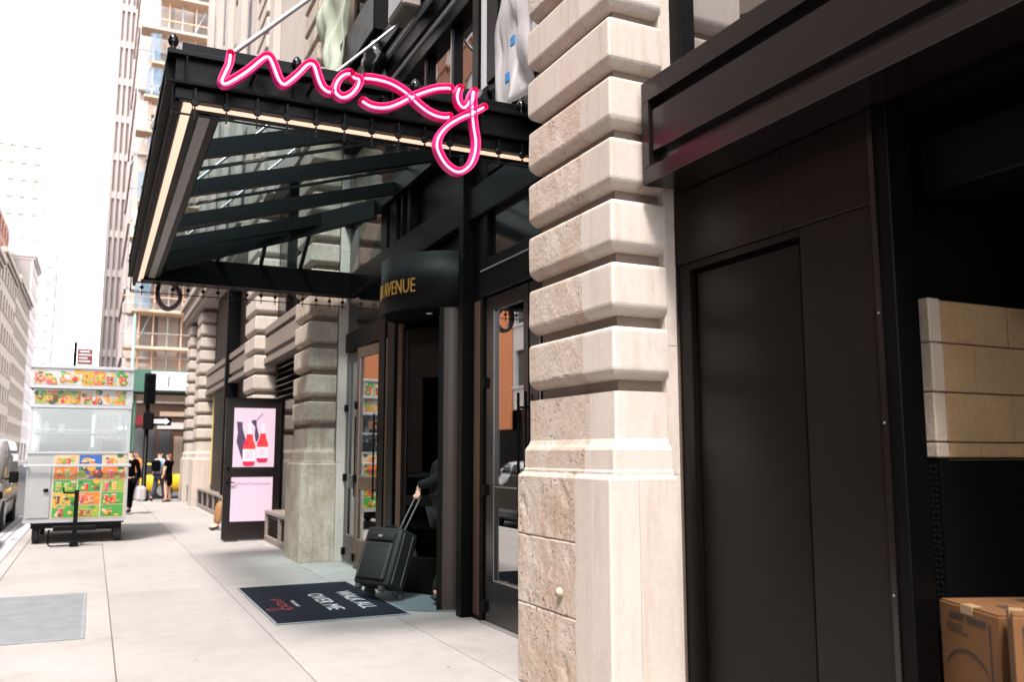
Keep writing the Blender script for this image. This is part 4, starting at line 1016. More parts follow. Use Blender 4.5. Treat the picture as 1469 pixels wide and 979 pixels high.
# printed boards along the sidewalk side of the cart
def side_picture(y0, y1, z0, z1, bgc, kind):
    n0 = set(FC.children); picture(y0, y1, z0, z1, 0, bgc, kind, rnd)
    o = [c_ for c_ in FC.children if c_ not in n0][0]
    for v in o.data.vertices:
        x, y, z = v.co.x+ORG[FC.name][0], v.co.y+ORG[FC.name][1], v.co.z
        v.co = (CX1+.004-y-ORG[FC.name][0], x-ORG[FC.name][1], z)
    o.data.flip_normals() if False else None
for k in range(4):
    side_picture(CY0+.08+k*.7, CY0+.74+k*.7, 2.56, 3.1, ['yellow','orange','yellow','lime'][k], 2)
    side_picture(CY0+.08+k*.7, CY0+.74+k*.7, 1.05, 1.6, ['cream','blue','orange','lime'][k], 2)
    side_picture(CY0+.08+k*.7, CY0+.74+k*.7, .46, 1.03, ['green','orange','lime','green'][k], 2)
# chassis
fp('chassis', 'black', (CX0+.12,CX1-.08,CY0+.05,CY0+.15,.28,.39), (CX0+.12,CX1-.08,CY1-.2,CY1-.1,.28,.39), (CX0+.12,CX0+.2,CY0+.15,CY1-.2,.28,.39), (CX1-.16,CX1-.08,CY0+.15,CY1-.2,.28,.39), (.10,.45,CY0+.3,CY0+.9,.22,.38), c=.005)
for x in (-.86, .49):
    for y in (18.32, 20.4):
        wh = MB().lathe((x,y,.185), [(-.06,.13),(-.055,.165),(-.03,.185),(.03,.185),(.055,.165),(.06,.13)], 22, axis='x').build('wheel', M['rubber'], FC)
        MB().lathe((x,y,.185), [(-.064,.02),(-.062,.11),(.062,.11),(.064,.02)], 16, axis='x').build('wheel_rim', M['steel'], wh)
        MB().cbox(x-.09,x+.09,y-.2,y+.2,.345,.385,.005).build('fender', M['black'], FC)
hb = MB().cbox(-.255,-.185,17.42,17.50,.10,.98,.006).cbox(-.56,.12,17.40,17.48,.275,.355,.006).cbox(-.25,-.19,17.50,18.1,.30,.36,.005)
hb.tube([(-.255,17.46,.93),(-.43,17.46,.93),(-.43,17.46,1.02)], .018, 8).tube(spline([(-.62,17.46,.30),(-.63,17.44,.12),(-.60,17.42,.03),(-.45,17.42,.025),(-.2,17.42,.03)],4), .013, 8)
hb.cbox(-.29,-.15,17.36,17.54,.0,.10,.01)
hb.build('tow_hitch', M['black'], FC)

# ================================================================ VEHICLES
def wheel(parent, x, y, r, w_, side):
    t = MB().lathe((0,0,0), [(-w_/2,r*.72),(-w_/2+.01,r*.93),(-w_/2+.04,r),(w_/2-.04,r),(w_/2-.01,r*.93),(w_/2,r*.72)], 24, axis='x')
    t.v = [(a+x, b+y, c+r) for a, b, c in t.v]; o = t.build('wheel', M['rubber'], parent, loc=True)
    h = MB().lathe((x+side*(w_/2-.005),y,r), [(-.02,r*.70),(.0,r*.66),(.01,r*.2),(.016,.02)], 20, axis='x'); h.build('wheel_rim', M['silver'], o, loc=True)
def car(name, label, loc, rz, paint, van=False, group=None, cat='car'):
    """built facing local +Y, origin at ground centre"""
    C = thing(name, loc, label, cat, group, rz)
    L, W = (5.2, 1.98) if van else (4.7, 1.84)
    hl, hw = L/2, W/2
    def loft(st, m, nm, parent=C):
        rs = []
        for y, zb, zm, zt, wb, wm, wt in st:
            half = [(wb*.92,zb),(wb,zb+.08),(wm,zm),(wm*.995,zm+(zt-zm)*.35),(wt,zt-.025),(wt-.05,zt)]
            rs.append([(x,y,z) for x, z in half] + [(-x,y,z) for x, z in reversed(half)])
        return MB().rings(rs, 0, True, True).build(nm, M[m] if isinstance(m,str) else m, parent, loc=True)
    if van:
        low = loft([(-hl,.45,.8,1.10,.90,.95,.90),(-hl+.08,.30,.8,1.12,.95,.985,.95),(0,.24,.8,1.13,.97,.99,.96),(hl-1.3,.24,.8,1.13,.97,.99,.96),(hl-.5,.26,.78,1.06,.95,.97,.90),(hl-.1,.30,.68,.90,.90,.92,.82),(hl,.42,.6,.78,.80,.82,.72)], paint, 'body')
        cab = [(-hl+.03,1.08,1.5,2.02,.93,.93,.80),(-hl+.2,1.08,1.5,2.10,.95,.94,.84),(0,1.08,1.5,2.12,.95,.94,.84),(hl-2.0,1.08,1.5,2.08,.95,.94,.83),(hl-1.55,1.08,1.45,1.90,.95,.93,.80),(hl-.85,1.02,1.10,1.18,.90,.89,.80)]
        wins = [(-hl+.35,-hl+1.7),(-hl+1.8,-.1),(.0,hl-1.75)]; zw = (1.25, 1.85); ws = (hl-1.60, 1.88, hl-.78, 1.12, .76, .82)
    else:
        low = loft([(-hl,.42,.62,.86,.80,.84,.76),(-hl+.10,.28,.62,.94,.86,.90,.84),(-1.2,.22,.62,.95,.89,.915,.87),(.6,.20,.60,.93,.89,.92,.87),(hl-.9,.20,.60,.86,.88,.91,.82),(hl-.15,.26,.55,.72,.84,.87,.74),(hl,.36,.5,.62,.72,.76,.66)], paint, 'body')
        cab = [(-hl+.55,.90,.93,.97,.84,.83,.72),(-hl+1.15,.90,1.15,1.36,.86,.80,.64),(-.3,.90,1.18,1.46,.87,.81,.66),(.35,.90,1.18,1.42,.87,.81,.65),(1.25,.86,.9,.94,.83,.82,.72)]
        wins = [(-1.15,-.35),(-.28,.55)]; zw = (.99, 1.34); ws = (.48, 1.36, 1.20, .97, .60, .74)
    cb_ = loft(cab, paint, 'cabin')
    for y0, y1 in wins:
        for s_ in (1,-1):
            xb, xt = (.952,.90) if van else (.872,.765)
            g_ = MB(); P = [(s_*xb,y0,zw[0]),(s_*xb,y1,zw[0]),(s_*xt,y1-(.12 if not van else .05),zw[1]),(s_*xt,y0+(.12 if not van else .03),zw[1])]
            g_.rings([P, [(x+s_*.014,y,z+.004) for x, y, z in P]]); g_.build('side_window', M['car_glass'], cb_, loc=True)
    y0,z0,y1,z1,wt,wb = ws
    P = [(-wb,y1,z1),(wb,y1,z1),(wt,y0,z0),(-wt,y0,z0)]
    MB().rings([P, [(x,y+.018,z+.025) for x, y, z in P]]).build('windscreen', M['car_glass'], cb_, loc=True)
    yb = -hl+.01 if van else -hl+.62
    if van: P = [(-.75,-hl+.0,1.2),(.75,-hl+.0,1.2),(.68,-hl+.05,1.85),(-.68,-hl+.05,1.85)]
    else: P = [(-.70,-hl+.60,.985),(.70,-hl+.60,.985),(.60,-hl+1.10,1.33),(-.60,-hl+1.10,1.33)]
    MB().rings([P, [(x,y-.015,z+.02) for x, y, z in P]]).build('rear_window', M['car_glass'], cb_, loc=True)
    r = .36 if van else .33
    for y in (-hl+.95, hl-.95):
        for s_ in (1,-1):
            MB().lathe((s_*(hw-.14),y,r), [(-.11,r*1.16),(.145,r*1.16)], 22, axis='x', sm=False).build('wheel_arch', M['rubber'], C, loc=True)
            wheel(C, s_*(hw-.09), y, r, .21, s_)
    for s_ in (1,-1):
        z = .72 if van else .60
        MB().cbox(min(s_*.52,s_*.78),max(s_*.52,s_*.78),hl-.16,hl-.06,z-.06,z+.08,.02).build('headlight', M['white'], C, loc=True)
        MB().cbox(min(s_*.60,s_*.80),max(s_*.60,s_*.80),-hl-.015,-hl+.07,z+.05,z+.22,.015).build('tail_light', M['red_sign'], C, loc=True)
        ym = hl-1.45 if van else .75; zm = 1.22 if van else 1.0
        mm = MB().cbox(min(s_*(hw+.02),s_*(hw+.22)),max(s_*(hw+.02),s_*(hw+.22)),ym-.09,ym+.05,zm-.09 if not van else zm-.14,zm+.07 if not van else zm+.14,.03).tube([(s_*(hw-.06),ym,zm-.05),(s_*(hw+.05),ym,zm-.03)], .025, 6); mm.build('wing_mirror', M['black'], C, loc=True)
    MB().cbox(-.55,.55,hl-.03,hl+.03,.36,.46,.01).build('bumper', M['black'], C, loc=True)
    MB().box(-.17,.17,hl+.031,hl+.037,.40,.50).build('number_plate', M['white'], C, loc=True)
    if van:
        for s_ in (1,-1): MB().cbox(min(s_*.985,s_*1.0),max(s_*.985,s_*1.0),-2.0,1.1,.62,.68,.006).build('side_moulding', M['black'], C, loc=True)
    return C
car('van', 'silver van parked nose towards us at the left kerb beside the food cart', (-2.78, 25.2, -.15), math.pi, 'silver', True, None, 'van')
car('parked_car', 'black parked car at the left kerb nearer than the silver van', (-2.62, 18.3, -.15), 0, 'carblack')
tx_ = car('taxi', 'yellow taxi crossing the avenue behind the traffic light pole', (1.2, 39.0, -.15), R(90), 'taxi', False, None, 'taxi')
MB().cbox(-.28,.28,-.4,-.1,1.45,1.58,.02).build('roof_sign', M['white'], tx_, loc=True)
car('parked_car', 'white car parked across the street, seen mirrored in the door glass', (-9.5, 33.5, -.15), 0, 'carwhite')
car('parked_car', 'silver car parked across the street nearer than the white one', (-9.5, 24.5, -.15), 0, 'silver')
car('parked_car', 'dark car standing in the street abreast of the entrance', (-2.62, 10.8, -.15), 0, 'carblack')
car('parked_car', 'white car standing in the street behind the viewpoint', (-2.6, 3.5, -.15), 0, 'carwhite')

# ================================================================ STREET FURNITURE
TL = thing('traffic_light', (1.64, 33.2, 0), 'black traffic light on a dark pole at the far end of the sidewalk', 'traffic light')
MB().lathe((1.64,33.2,0), [(0,.18),(.35,.17),(.40,.11),(.42,.085),(4.2,.075),(4.25,.03)], 14).build('pole', M['black'], TL)
sg_ = MB().cbox(1.48,1.86,32.92,33.12,3.35,4.42,.03).cbox(1.50,1.84,32.95,33.10,2.45,3.05,.03).build('signal_head', M['black'], TL)
for z in (3.55, 3.88, 4.21): 
    MB().lathe((1.67,32.93,z), [(-.16,.135),(-.02,.13),(.0,.12)], 14, axis='y').build('visor', M['black_matt'], sg_)
ow = thing('direction_sign', (2.05, 33.0, 2.85), 'black one way sign with a white arrow fixed to the traffic light pole', 'sign')
MB().cbox(1.74,2.42,33.02,33.035,2.60,2.90,.004).build('sign_plate', M['black'], ow)
ar = MB().add([(1.80,33.015,2.68),(2.22,33.015,2.68),(2.22,33.015,2.63),(2.36,33.015,2.75),(2.22,33.015,2.87),(2.22,33.015,2.82),(1.80,33.015,2.82)], [(0,1,2,3,4,5,6)]); ar.build('arrow', M['white'], ow)
t = text_mb('ONE WAY', .105, .001, .9); t.v = [(1.83+x*.85, 33.012-z, 2.715+y*.8) for x, y, z in t.v]; t.build('lettering', M['black'], ow)
ps = thing('parking_sign', (-.47, 22.5, 0), 'dark pole with a small red parking sign rising behind the food cart', 'sign')
MB().tube([(-.50,22.5,0),(-.50,22.5,4.18)], .035, 8).build('pole', M['black'], ps)
rs_ = MB().cbox(-.455,-.13,22.47,22.482,3.66,4.03,.004).build('sign_plate', M['red_sign'], ps)
for k, (a, b) in enumerate(((-.42,-.18),(-.42,-.24),(-.42,-.16),(-.40,-.20))): MB().box(a,b,22.465,22.4695,3.73+k*.075,3.755+k*.075).build('print_line', M['white'], rs_)
lp = thing('lamp_post', (1.1, 35.2, 0), 'pale green lamp post at the corner beyond the food cart with a blue banner', 'lamp post')
MB().lathe((1.08,33.6,0), [(0,.16),(.5,.14),(.55,.07),(6.5,.05),(6.6,.0)], 12).build('pole', mat('pale_green',(.25,.42,.36),.5), lp)
MB().cbox(.65,1.06,33.58,33.62,2.35,2.62,.02).build('banner', M['tape_blue'], lp); MB().cbox(.70,1.02,33.55,33.579,2.42,2.56,.005).build('banner_print', M['white'], lp)

# ================================================================ PEOPLE
def skin_mesh(name, joints, bones, m, parent, sub=2, root=0):
    """joints: dict key -> (x, y, z, rx, ry); bones: list of key pairs. One continuous skinned surface."""
    ks = list(joints); idx = {k: i for i, k in enumerate(ks)}
    me = bpy.data.meshes.new(name); me.from_pydata([joints[k][:3] for k in ks], [(idx[a], idx[b]) for a, b in bones], [])
    o = bpy.data.objects.new(name, me); COL.objects.link(o)
    md = o.modifiers.new('s', 'SKIN'); md.use_smooth_shade = True; md.branch_smoothing = .3
    for i, k in enumerate(ks):
        sv = me.skin_vertices[0].data[i]; j = joints[k]; sv.radius = (j[3], j[4] if len(j) > 4 else j[3]); sv.use_root = (i == root)
    sb = o.modifiers.new('d', 'SUBSURF'); sb.levels = sub; sb.render_levels = sub
    dg = bpy.context.evaluated_depsgraph_get(); m2 = bpy.data.meshes.new_from_object(o.evaluated_get(dg)); bpy.data.objects.remove(o)
    m2.name = name; m2.materials.clear(); m2.materials.append(M[m] if isinstance(m, str) else m)
    for p in m2.polygons: p.use_smooth = True
    o = bpy.data.objects.new(name, m2); COL.objects.link(o); o.parent = parent; return o
def person(label, loc, rz, h=1.72, pose=None, top='navy', legs='navy', skirt=None, hair='hair', longhair=False, sleeves=True, group=None, barelegs=False, coat=0.0, sub=1, hand=None):
    """local: facing +Y, x to the person's right is +x. pose overrides joints (metres for a 1.72 m figure)"""
    P = thing('person', loc, label, 'person', group, rz)
    J = dict(pelvis=(0,0,.93), waist=(0,.01,1.08), chest=(0,.0,1.28), neck0=(0,-.015,1.43), neck=(0,-.005,1.50), head0=(0,.02,1.58), head=(0,.025,1.65),
             shR=(.175,-.01,1.40), elR=(.23,-.02,1.13), wrR=(.24,.06,.90), haR=(.24,.09,.82), shL=(-.175,-.01,1.40), elL=(-.23,-.02,1.13), wrL=(-.24,.06,.90), haL=(-.24,.09,.82),
             hipR=(.095,0,.88), knR=(.10,.02,.49), anR=(.10,-.02,.09), toR=(.11,.13,.035), hipL=(-.095,0,.88), knL=(-.10,.02,.49), anL=(-.10,-.02,.09), toL=(-.11,.13,.035))
    J.update(pose or {}); k = h/1.72
    J = {a: tuple(c*k for c in b) for a, b in J.items()}
    rad = dict(pelvis=(.15,.11), waist=(.125,.095), chest=(.15,.105), neck0=(.075,.07), neck=(.055,.055), head0=(.078,.092), head=(.075,.09), shR=(.06,.06), elR=(.043,.043), wrR=(.03,.026), haR=(.042,.02), hipR=(.092,.092), knR=(.06,.06), anR=(.042,.045), toR=(.042,.03))
    for s_ in ('sh','el','wr','ha','hip','kn','an','to'): rad[s_+'L'] = rad[s_+'R']
    full = {a: (*b, *[q*k for q in rad[a]]) for a, b in J.items()}
    B = [('pelvis','waist'),('waist','chest'),('chest','neck0'),('neck0','neck'),('neck','head0'),('head0','head'),('neck0','shR'),('shR','elR'),('elR','wrR'),('wrR','haR'),('neck0','shL'),('shL','elL'),('elL','wrL'),('wrL','haL'),
         ('pelvis','hipR'),('hipR','knR'),('knR','anR'),('anR','toR'),('pelvis','hipL'),('hipL','knL'),('knL','anL'),('anL','toL')]
    if hand:   # detailed right hand: drop the mitten joint, add fingers
        del full['haR']; B.remove(('wrR','haR'))
        for n_, v_ in hand['joints'].items(): full[n_] = v_
        B += hand['bones']
    skin_mesh('body', full, B, 'skin', P, 2 if hand else sub)
    grow = lambda key, d: (*full[key][:3], full[key][3]+d, full[key][4]+d)
    tk = ['pelvis','waist','chest','neck0'] ; tb = [('pelvis','waist'),('waist','chest'),('chest','neck0')]
    T = {a: grow(a, .02+coat) for a in tk}; T['neck0'] = (*full['neck0'][:3], .085*k, .08*k)
    for s_ in ('R','L'):
        T['sh'+s_] = grow('sh'+s_, .018+coat*.6); tb.append(('neck0','sh'+s_))
        e = grow('el'+s_, .016+coat*.6)
        if sleeves: T['el'+s_] = e; T['wr'+s_] = grow('wr'+s_, .016+coat*.5); tb += [('sh'+s_,'el'+s_),('el'+s_,'wr'+s_)]
        else:
            a, b = full['sh'+s_], full['el'+s_]; T['mid'+s_] = tuple(x*.35+y*.65 for x, y in zip(a[:3], b[:3]))+(.068*k,.068*k); tb.append(('sh'+s_,'mid'+s_))
    if coat: T['hem'] = (full['pelvis'][0], full['pelvis'][1], full['pelvis'][2]-.20*k, .185*k, .14*k); tb.append(('pelvis','hem'))
    skin_mesh('jacket' if sleeves else 'shirt', T, tb, top, P, sub)
    if skirt:
        S_ = {'w': (*J['waist'], .135*k, .105*k), 'p': (*J['pelvis'], .18*k, .14*k), 'k': (0, .01, .52*k, .19*k, .15*k)}
        skin_mesh('dress_skirt', S_, [('w','p'),('p','k')], skirt, P, sub)
    else:
        L_ = {'pelvis': grow('pelvis', .012)}; lb_ = []
        for s_ in ('R','L'):
            for a in ('hip','kn','an'): L_[a+s_] = grow(a+s_, .022)
            lb_ += [('pelvis','hip'+s_),('hip'+s_,'kn'+s_),('kn'+s_,'an'+s_)]
        skin_mesh('trousers', L_, lb_, legs, P, sub)
    for s_ in ('R','L'):
        a, t_ = full['an'+s_], full['to'+s_]
        skin_mesh('shoe', {'a': (a[0],a[1],a[2]-.025*k,.06*k,.06*k), 'h': (a[0],a[1]-.02,a[2]-.05*k,.058*k,.05*k), 't': (t_[0],t_[1]+.01,t_[2],.058*k,.044*k)}, [('a','h'),('h','t')], 'rubber', P, 1)
    hd_, h0 = Vector(full['head'][:3]), Vector(full['head0'][:3])
    HJ = {'a': (hd_.x, hd_.y-.025*k, hd_.z+.015*k, .088*k, .100*k), 'b': (h0.x, h0.y-.055*k, h0.z+.02*k, .075*k, .06*k)}; HB = [('a','b')]
    if longhair: HJ['c'] = (h0.x, h0.y-.08*k, h0.z-.20*k, .085*k, .05*k); HB.append(('b','c'))
    skin_mesh('hair', HJ, HB, hair, P, sub)
    # face: nose, eyes, mouth, ears
    fm = MB(); c = h0.lerp(hd_, .5); f = c + Vector((0,.088*k,0))
    fm.add([(f.x-.014,f.y-.005,f.z-.025),(f.x+.014,f.y-.005,f.z-.025),(f.x,f.y+.024,f.z-.02),(f.x,f.y,f.z+.02)], [(0,1,2),(0,2,3),(1,3,2),(0,3,1)])
    for s_ in (1,-1): fm.lathe((f.x+s_*.082*k,c.y-.01,c.z), [(-.012,.012),(0,.025),(.012,.012)], 8, axis='x')
    fm.build('nose_and_ears', M['skin'], P, loc=True)
    em = MB()
    for s_ in (1,-1): em.lathe((f.x+s_*.032*k,f.y-.012,f.z+.018), [(-.006,.010),(.004,.007)], 8, axis='y')
    em.box(f.x-.022,f.x+.022,f.y-.016,f.y-.004,f.z-.055,f.z-.047); em.build('eyes_and_mouth', M['hair'], P, loc=True)
    return P
# person walking into the revolving door, pulling the suitcase with the right hand behind them
pl0 = Vector((3.57, 9.20, .008)); rz0 = R(-78)     # facing +X (into the door)
RM = Matrix.Translation(pl0) @ Matrix.Rotation(rz0, 4, 'Z'); inv = RM.inverted()
kk = 1.80/1.72
Hh = inv @ Vector((3.345, 9.55, 1.12))             # grip centre in person space
gdir = (inv.to_3x3() @ (T.to_3x3() @ Vector((0,1,0)))).normalized()   # along the grip bar
arm = (Vector((-.19*kk, -.02, 1.38*kk)) - Hh).normalized()
def mk_hand(H0, g, up, sgn):
    """palm above the grip, four fingers curled round it, thumb from the side"""
    side = g; fwd = up.cross(g).normalized() * sgn
    J = {'wrX': None}; J = {}; Bn = []
    palm = H0 + up*.045; J['palm'] = (*palm, .034, .018)
    J['heel'] = (*(H0 + up*.085), .030, .022); Bn += [('wrR','heel'),('heel','palm')]
    for i, (o_, l_) in enumerate(((.033,.95),(.011,1.05),(-.011,1.0),(-.032,.82))):
        b0 = palm + side*o_ - up*.018 + fwd*.004
        a1 = b0 + (fwd*.024 - up*.016)*l_; a2 = a1 + (-up*.024 - fwd*.006)*l_; a3 = a2 + (-fwd*.022 - up*.002)*l_
        for n_, q, r_ in (('k',b0,.0105),('m',a1,.0095),('n',a2,.0088),('t',a3,.0078)): J[f'f{i}{n_}'] = (*q, r_, r_)
        Bn += [('palm',f'f{i}k'),(f'f{i}k',f'f{i}m'),(f'f{i}m',f'f{i}n'),(f'f{i}n',f'f{i}t')]
    t0 = H0 + up*.062 + side*.034 - fwd*.006; t1 = t0 + side*.012 - up*.028 - fwd*.014; t2 = t1 - up*.026 + fwd*.004 - side*.008
    for n_, q, r_ in (('t0',t0,.0135),('t1',t1,.0108),('t2',t2,.0092)): J[n_] = (*q, r_, r_)
    Bn += [('heel','t0'),('t0','t1'),('t1','t2')]
    return dict(joints=J, bones=Bn)
upv = Vector((arm.x, arm.y, arm.z)); upv = (upv - gdir*upv.dot(gdir)).normalized()
hand = mk_hand(Hh, gdir, upv, 1)
wr = (Hh + upv*.135)/kk; el = (wr*.52 + Vector((.19,-.02,1.39))*.48) + Vector((.03,-.05,-.05))
person('person in black jacket entering the revolving door and pulling the suitcase behind', tuple(pl0), rz0, 1.80,
       dict(wrR=tuple(wr), elR=tuple(el), knL=(-.10,.12,.50), anL=(-.10,.16,.10), toL=(-.11,.30,.04), knR=(.10,-.02,.48), anR=(.10,-.20,.12), toR=(.11,-.08,.04)), 'fabric_black', 'fabric_black', coat=.012, sub=2, hand=hand)
# sitting figure half hidden behind the open poster door
person('person in tan trousers sitting on the ledge behind the open poster door', (2.90, 20.0, 0), R(90+8), 1.68,
       dict(pelvis=(0,-.05,.56), waist=(0,-.05,.72), chest=(0,-.02,.92), neck0=(0,0,1.07), neck=(0,.01,1.14), head0=(0,.04,1.22), head=(0,.05,1.29), shR=(.175,0,1.04), elR=(.22,.08,.80), wrR=(.14,.26,.66), haR=(.12,.33,.64), shL=(-.175,0,1.04), elL=(-.22,.08,.80), wrL=(-.14,.26,.66), haL=(-.12,.33,.64),
            hipR=(.095,.0,.55), knR=(.12,.40,.54), anR=(.12,.42,.11), toR=(.13,.58,.035), hipL=(-.095,.0,.55), knL=(-.12,.40,.54), anL=(-.12,.46,.11), toL=(-.13,.62,.035)), 'navy', 'khaki')
walk = dict(knR=(.10,.14,.52), anR=(.10,.20,.12), toR=(.11,.34,.05), knL=(-.10,-.06,.48), anL=(-.10,-.28,.16), toL=(-.11,-.18,.05))
pA = person('man in a pale blue shirt with a dark backpack walking away at the corner', (2.08, 32.6, 0), R(-35), 1.70, walk, 'shirt_blue', 'navy', sleeves=False)
MB().cbox(-.15,.15,-.30,-.12,1.02,1.42,.05).build('backpack', M['black'], pA, loc=True)
person('woman in a black dress with bare arms standing by the last stone pier', (2.36, 32.3, 0), R(50), 1.66, dict(elR=(.22,.10,1.16), wrR=(.06,.24,1.26), haR=(.02,.26,1.30)), 'black_matt', 'skin', skirt='black_matt', hair=mat('auburn',(.20,.07,.03),.7), longhair=True, sleeves=False)
person('person in an orange shirt at the corner beside the traffic light pole', (1.42, 34.2, 0), R(120), 1.72, None, 'orange', 'navy', sleeves=False)
pD = person('person in dark clothes half hidden behind the right side of the food cart', (.93, 26.2, 0), R(15), 1.74, walk, 'black_matt', 'black_matt')
MB().cbox(.15,.40,-.25,.2,.35,.75,.06).build('shoulder_bag', M['plastic'], pD, loc=True)

# ================================================================ BUILDINGS DOWN THE STREET
def facade(B, axis, p, a0, a1, z0, z1, nc, nr, m, pane='far_glass', wf=.5, hf=.58, dep=.35, face=1, maxn=60):
    """wall of piers and spandrels in front of recessed panes. axis 'x': wall in plane X=p spanning Y a0..a1; 'y': plane Y=p spanning X"""
    mb = MB(); cw = (a1-a0)/nc; rh = (z1-z0)/nr
    def bx(u0, u1, d0, d1, q0, q1, mbx=mb):
        d0, d1 = (p-face*d0, p-face*d1)
        mbx.box(d0, d1, u0, u1, q0, q1) if axis == 'x' else mbx.box(u0, u1, d0, d1, q0, q1)
    pw = cw*(1-wf)
    for c in range(nc+1):
        u = a0 + c*cw; bx(max(a0,u-pw/2), min(a1,u+pw/2), 0, dep, z0, z1)
    sp = rh*(1-hf)
    for r_ in range(nr+1):
        z = z0 + r_*rh; bx(a0+.003, a1-.003, .02, dep, max(z0, z-sp/2), min(z1, z+sp/2))
        if r_ < nr: bx(a0, a1, -.10, .1, z+sp/2-.12, z+sp/2-.0)
    wall = mb.build('wall', m if not isinstance(m, str) else M[m], B)
    pm = MB(); w_, h_ = cw*wf, rh*hf
    ww = w_/2
    if axis == 'x': pm.box(-.03,.03,-w_/2,w_/2,-h_/2,h_/2).box(-.05,.05,-.04,.04,-h_/2,h_/2).box(-.05,.05,-w_/2,w_/2,-.04,.04)
    else: pm.box(-w_/2,w_/2,-.03,.03,-h_/2,h_/2).box(-.04,.04,-.05,.05,-h_/2,h_/2).box(-w_/2,w_/2,-.05,.05,-.04,.04)
    me = pm.mesh('window', M[pane]); o = ORG[B.name]; n = 0
    for c in range(nc):
        for r_ in range(nr):
            if n >= maxn: break
            u = a0+(c+.5)*cw; z = z0+(r_+.5)*rh; d = p-face*dep*.75
            q = (d,u,z) if axis == 'x' else (u,d,z); link_mesh('window', me, wall, tuple(q[i]-o[i] for i in range(3))); n += 1
    return wall
def block(name, label, x0, x1, y0, y1, h, m, nc, nr, z0=0, face_x=None, pane='far_glass', cornice=True, ncx=0, group=None, wf=.5, hf=.58, base=True):
    B = thing(name, ((x0+x1)/2, (y0+y1)/2, -.15), label, 'building', group)
    d = .36
    MB().box(x0, x1-(d if face_x else 0), y0+(d if ncx else 0), y1, -.15, h-.02).build('core', M['grey_bld'] if isinstance(m,str) and m != 'brick' else M['grey_bld'], B)
    zb = 4.6 if base else .0
    if face_x:
        facade(B, 'x', x1, y0, y1, zb, h, nc, nr, m, pane, wf, hf)
        if base:
            facade(B, 'x', x1, y0, y1, -.15, zb-.01, max(2, nc//2), 1, m, 'black_gloss', .75, .78)
    if ncx: facade(B, 'y', y0, x0, x1-(d if face_x else 0), zb, h, ncx, nr, m, pane, wf, hf, face=-1)
    if ncx and base: facade(B, 'y', y0, x0, x1-(d if face_x else 0), -.15, zb-.01, max(2, ncx//2), 1, m, 'black_gloss', .75, .78, face=-1)
    if cornice:
        MB().cbox(x0-.0, x1+.7, y0-.3, y1+.3, h, h+.8, .1).build('cornice', M[m], B); MB().cbox(x0, x1+.35, y0-.1, y1+.1, h-.5, h-.01, .05).build('moulding', M[m], B)
    return B
# across the street: seen in the glass of the doors and upper windows, and at the far left
block('office_building', 'grey stone building with tall windows across the street behind the viewpoint', -34, -14, -24, 6, 26, 'grey_bld', 8, 6, face_x=1)
block('office_building', 'tan stone building with a dark cornice across the street by the entrance', -34, -14, 6.2, 29.8, 22, 'tan_bld', 6, 5, face_x=1)
wb = block('office_building', 'white stone building with an orange banner across the street', -34, -14, 30, 49, 22, 'facade_white', 5, 5, face_x=1, wf=.36)
MB().box(-13.95, -13.80, 44.2, 46.4, 3.0, 14.5).build('banner', M['banner'], wb)
block('brick_building', 'tall red brick building with pale window bands across the street', -34, -14, 49.2, 66, 58, 'brick_light', 5, 14, face_x=1, pane='white', wf=.6, hf=.45)
block('brick_building', 'brick building on the far corner across the avenue', -34, -14, 74, 92, 30, 'brick', 6, 8, face_x=1, ncx=5)
block('office_building', 'beige building with rows of windows across the street further on', -34, -14, 92.2, 150, 30, 'tan_bld', 12, 7, face_x=1)
block('office_building', 'tan building with a heavy cornice at the left edge of the street', -34, -14, 150.2, 178, 32, 'tan_bld', 6, 6, face_x=1)
block('office_building', 'beige building with close rows of tall windows on the left of the street', -34, -14, 178.2, 212, 33, 'tan_bld', 8, 8, face_x=1, wf=.6)
block('brick_building', 'dark red loft building rising behind the cornice on the left', -52, -20, 190, 225, 52, 'brick', 6, 10, face_x=1, ncx=6, cornice=False)
block('office_building', 'narrow pale building at the end of the left row', -34, -14, 212.4, 232, 44, 'pale_pink', 4, 10, face_x=1, wf=.4, pane='grey_bld')
block('tower', 'pale stepped tower fading into the white sky at the far left', -60, -26, 420, 445, 136, 'pale', 4, 18, face_x=1, ncx=7, cornice=False, base=False, pane='faint_pane')  # far fade is painted with pale wall and pane colours, no air between
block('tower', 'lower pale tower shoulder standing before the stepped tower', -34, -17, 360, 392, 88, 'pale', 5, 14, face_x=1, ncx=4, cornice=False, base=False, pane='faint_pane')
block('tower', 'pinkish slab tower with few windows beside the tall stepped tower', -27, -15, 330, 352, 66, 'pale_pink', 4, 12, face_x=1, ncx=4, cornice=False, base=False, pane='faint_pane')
# ribbed tower across the avenue
RT = thing('ribbed_tower', (6, 88, 0), 'tall pinkish tower with close vertical ribs rising out of the picture', 'tower')
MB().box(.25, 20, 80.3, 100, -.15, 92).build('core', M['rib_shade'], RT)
rm = MB().box(-.09,.09,-.3,.0,0,92).mesh('rib', M['pale_pink'])
for k in range(22): link_mesh('rib', rm, RT, (.09+k*.42-6, 80.3-88, 0))
rm2 = MB().box(-.3,.0,-.09,.09,0,92).mesh('rib', M['pale_pink'])
for k in range(30): link_mesh('rib', rm2, RT, (.25-6, 80.6+k*.62-88, 0))
for k in range(26): MB().box(.02, 9.2, 80.1, 80.29, 3.4*k+2.9, 3.4*k+3.5).build('spandrel', M['pale'], RT)
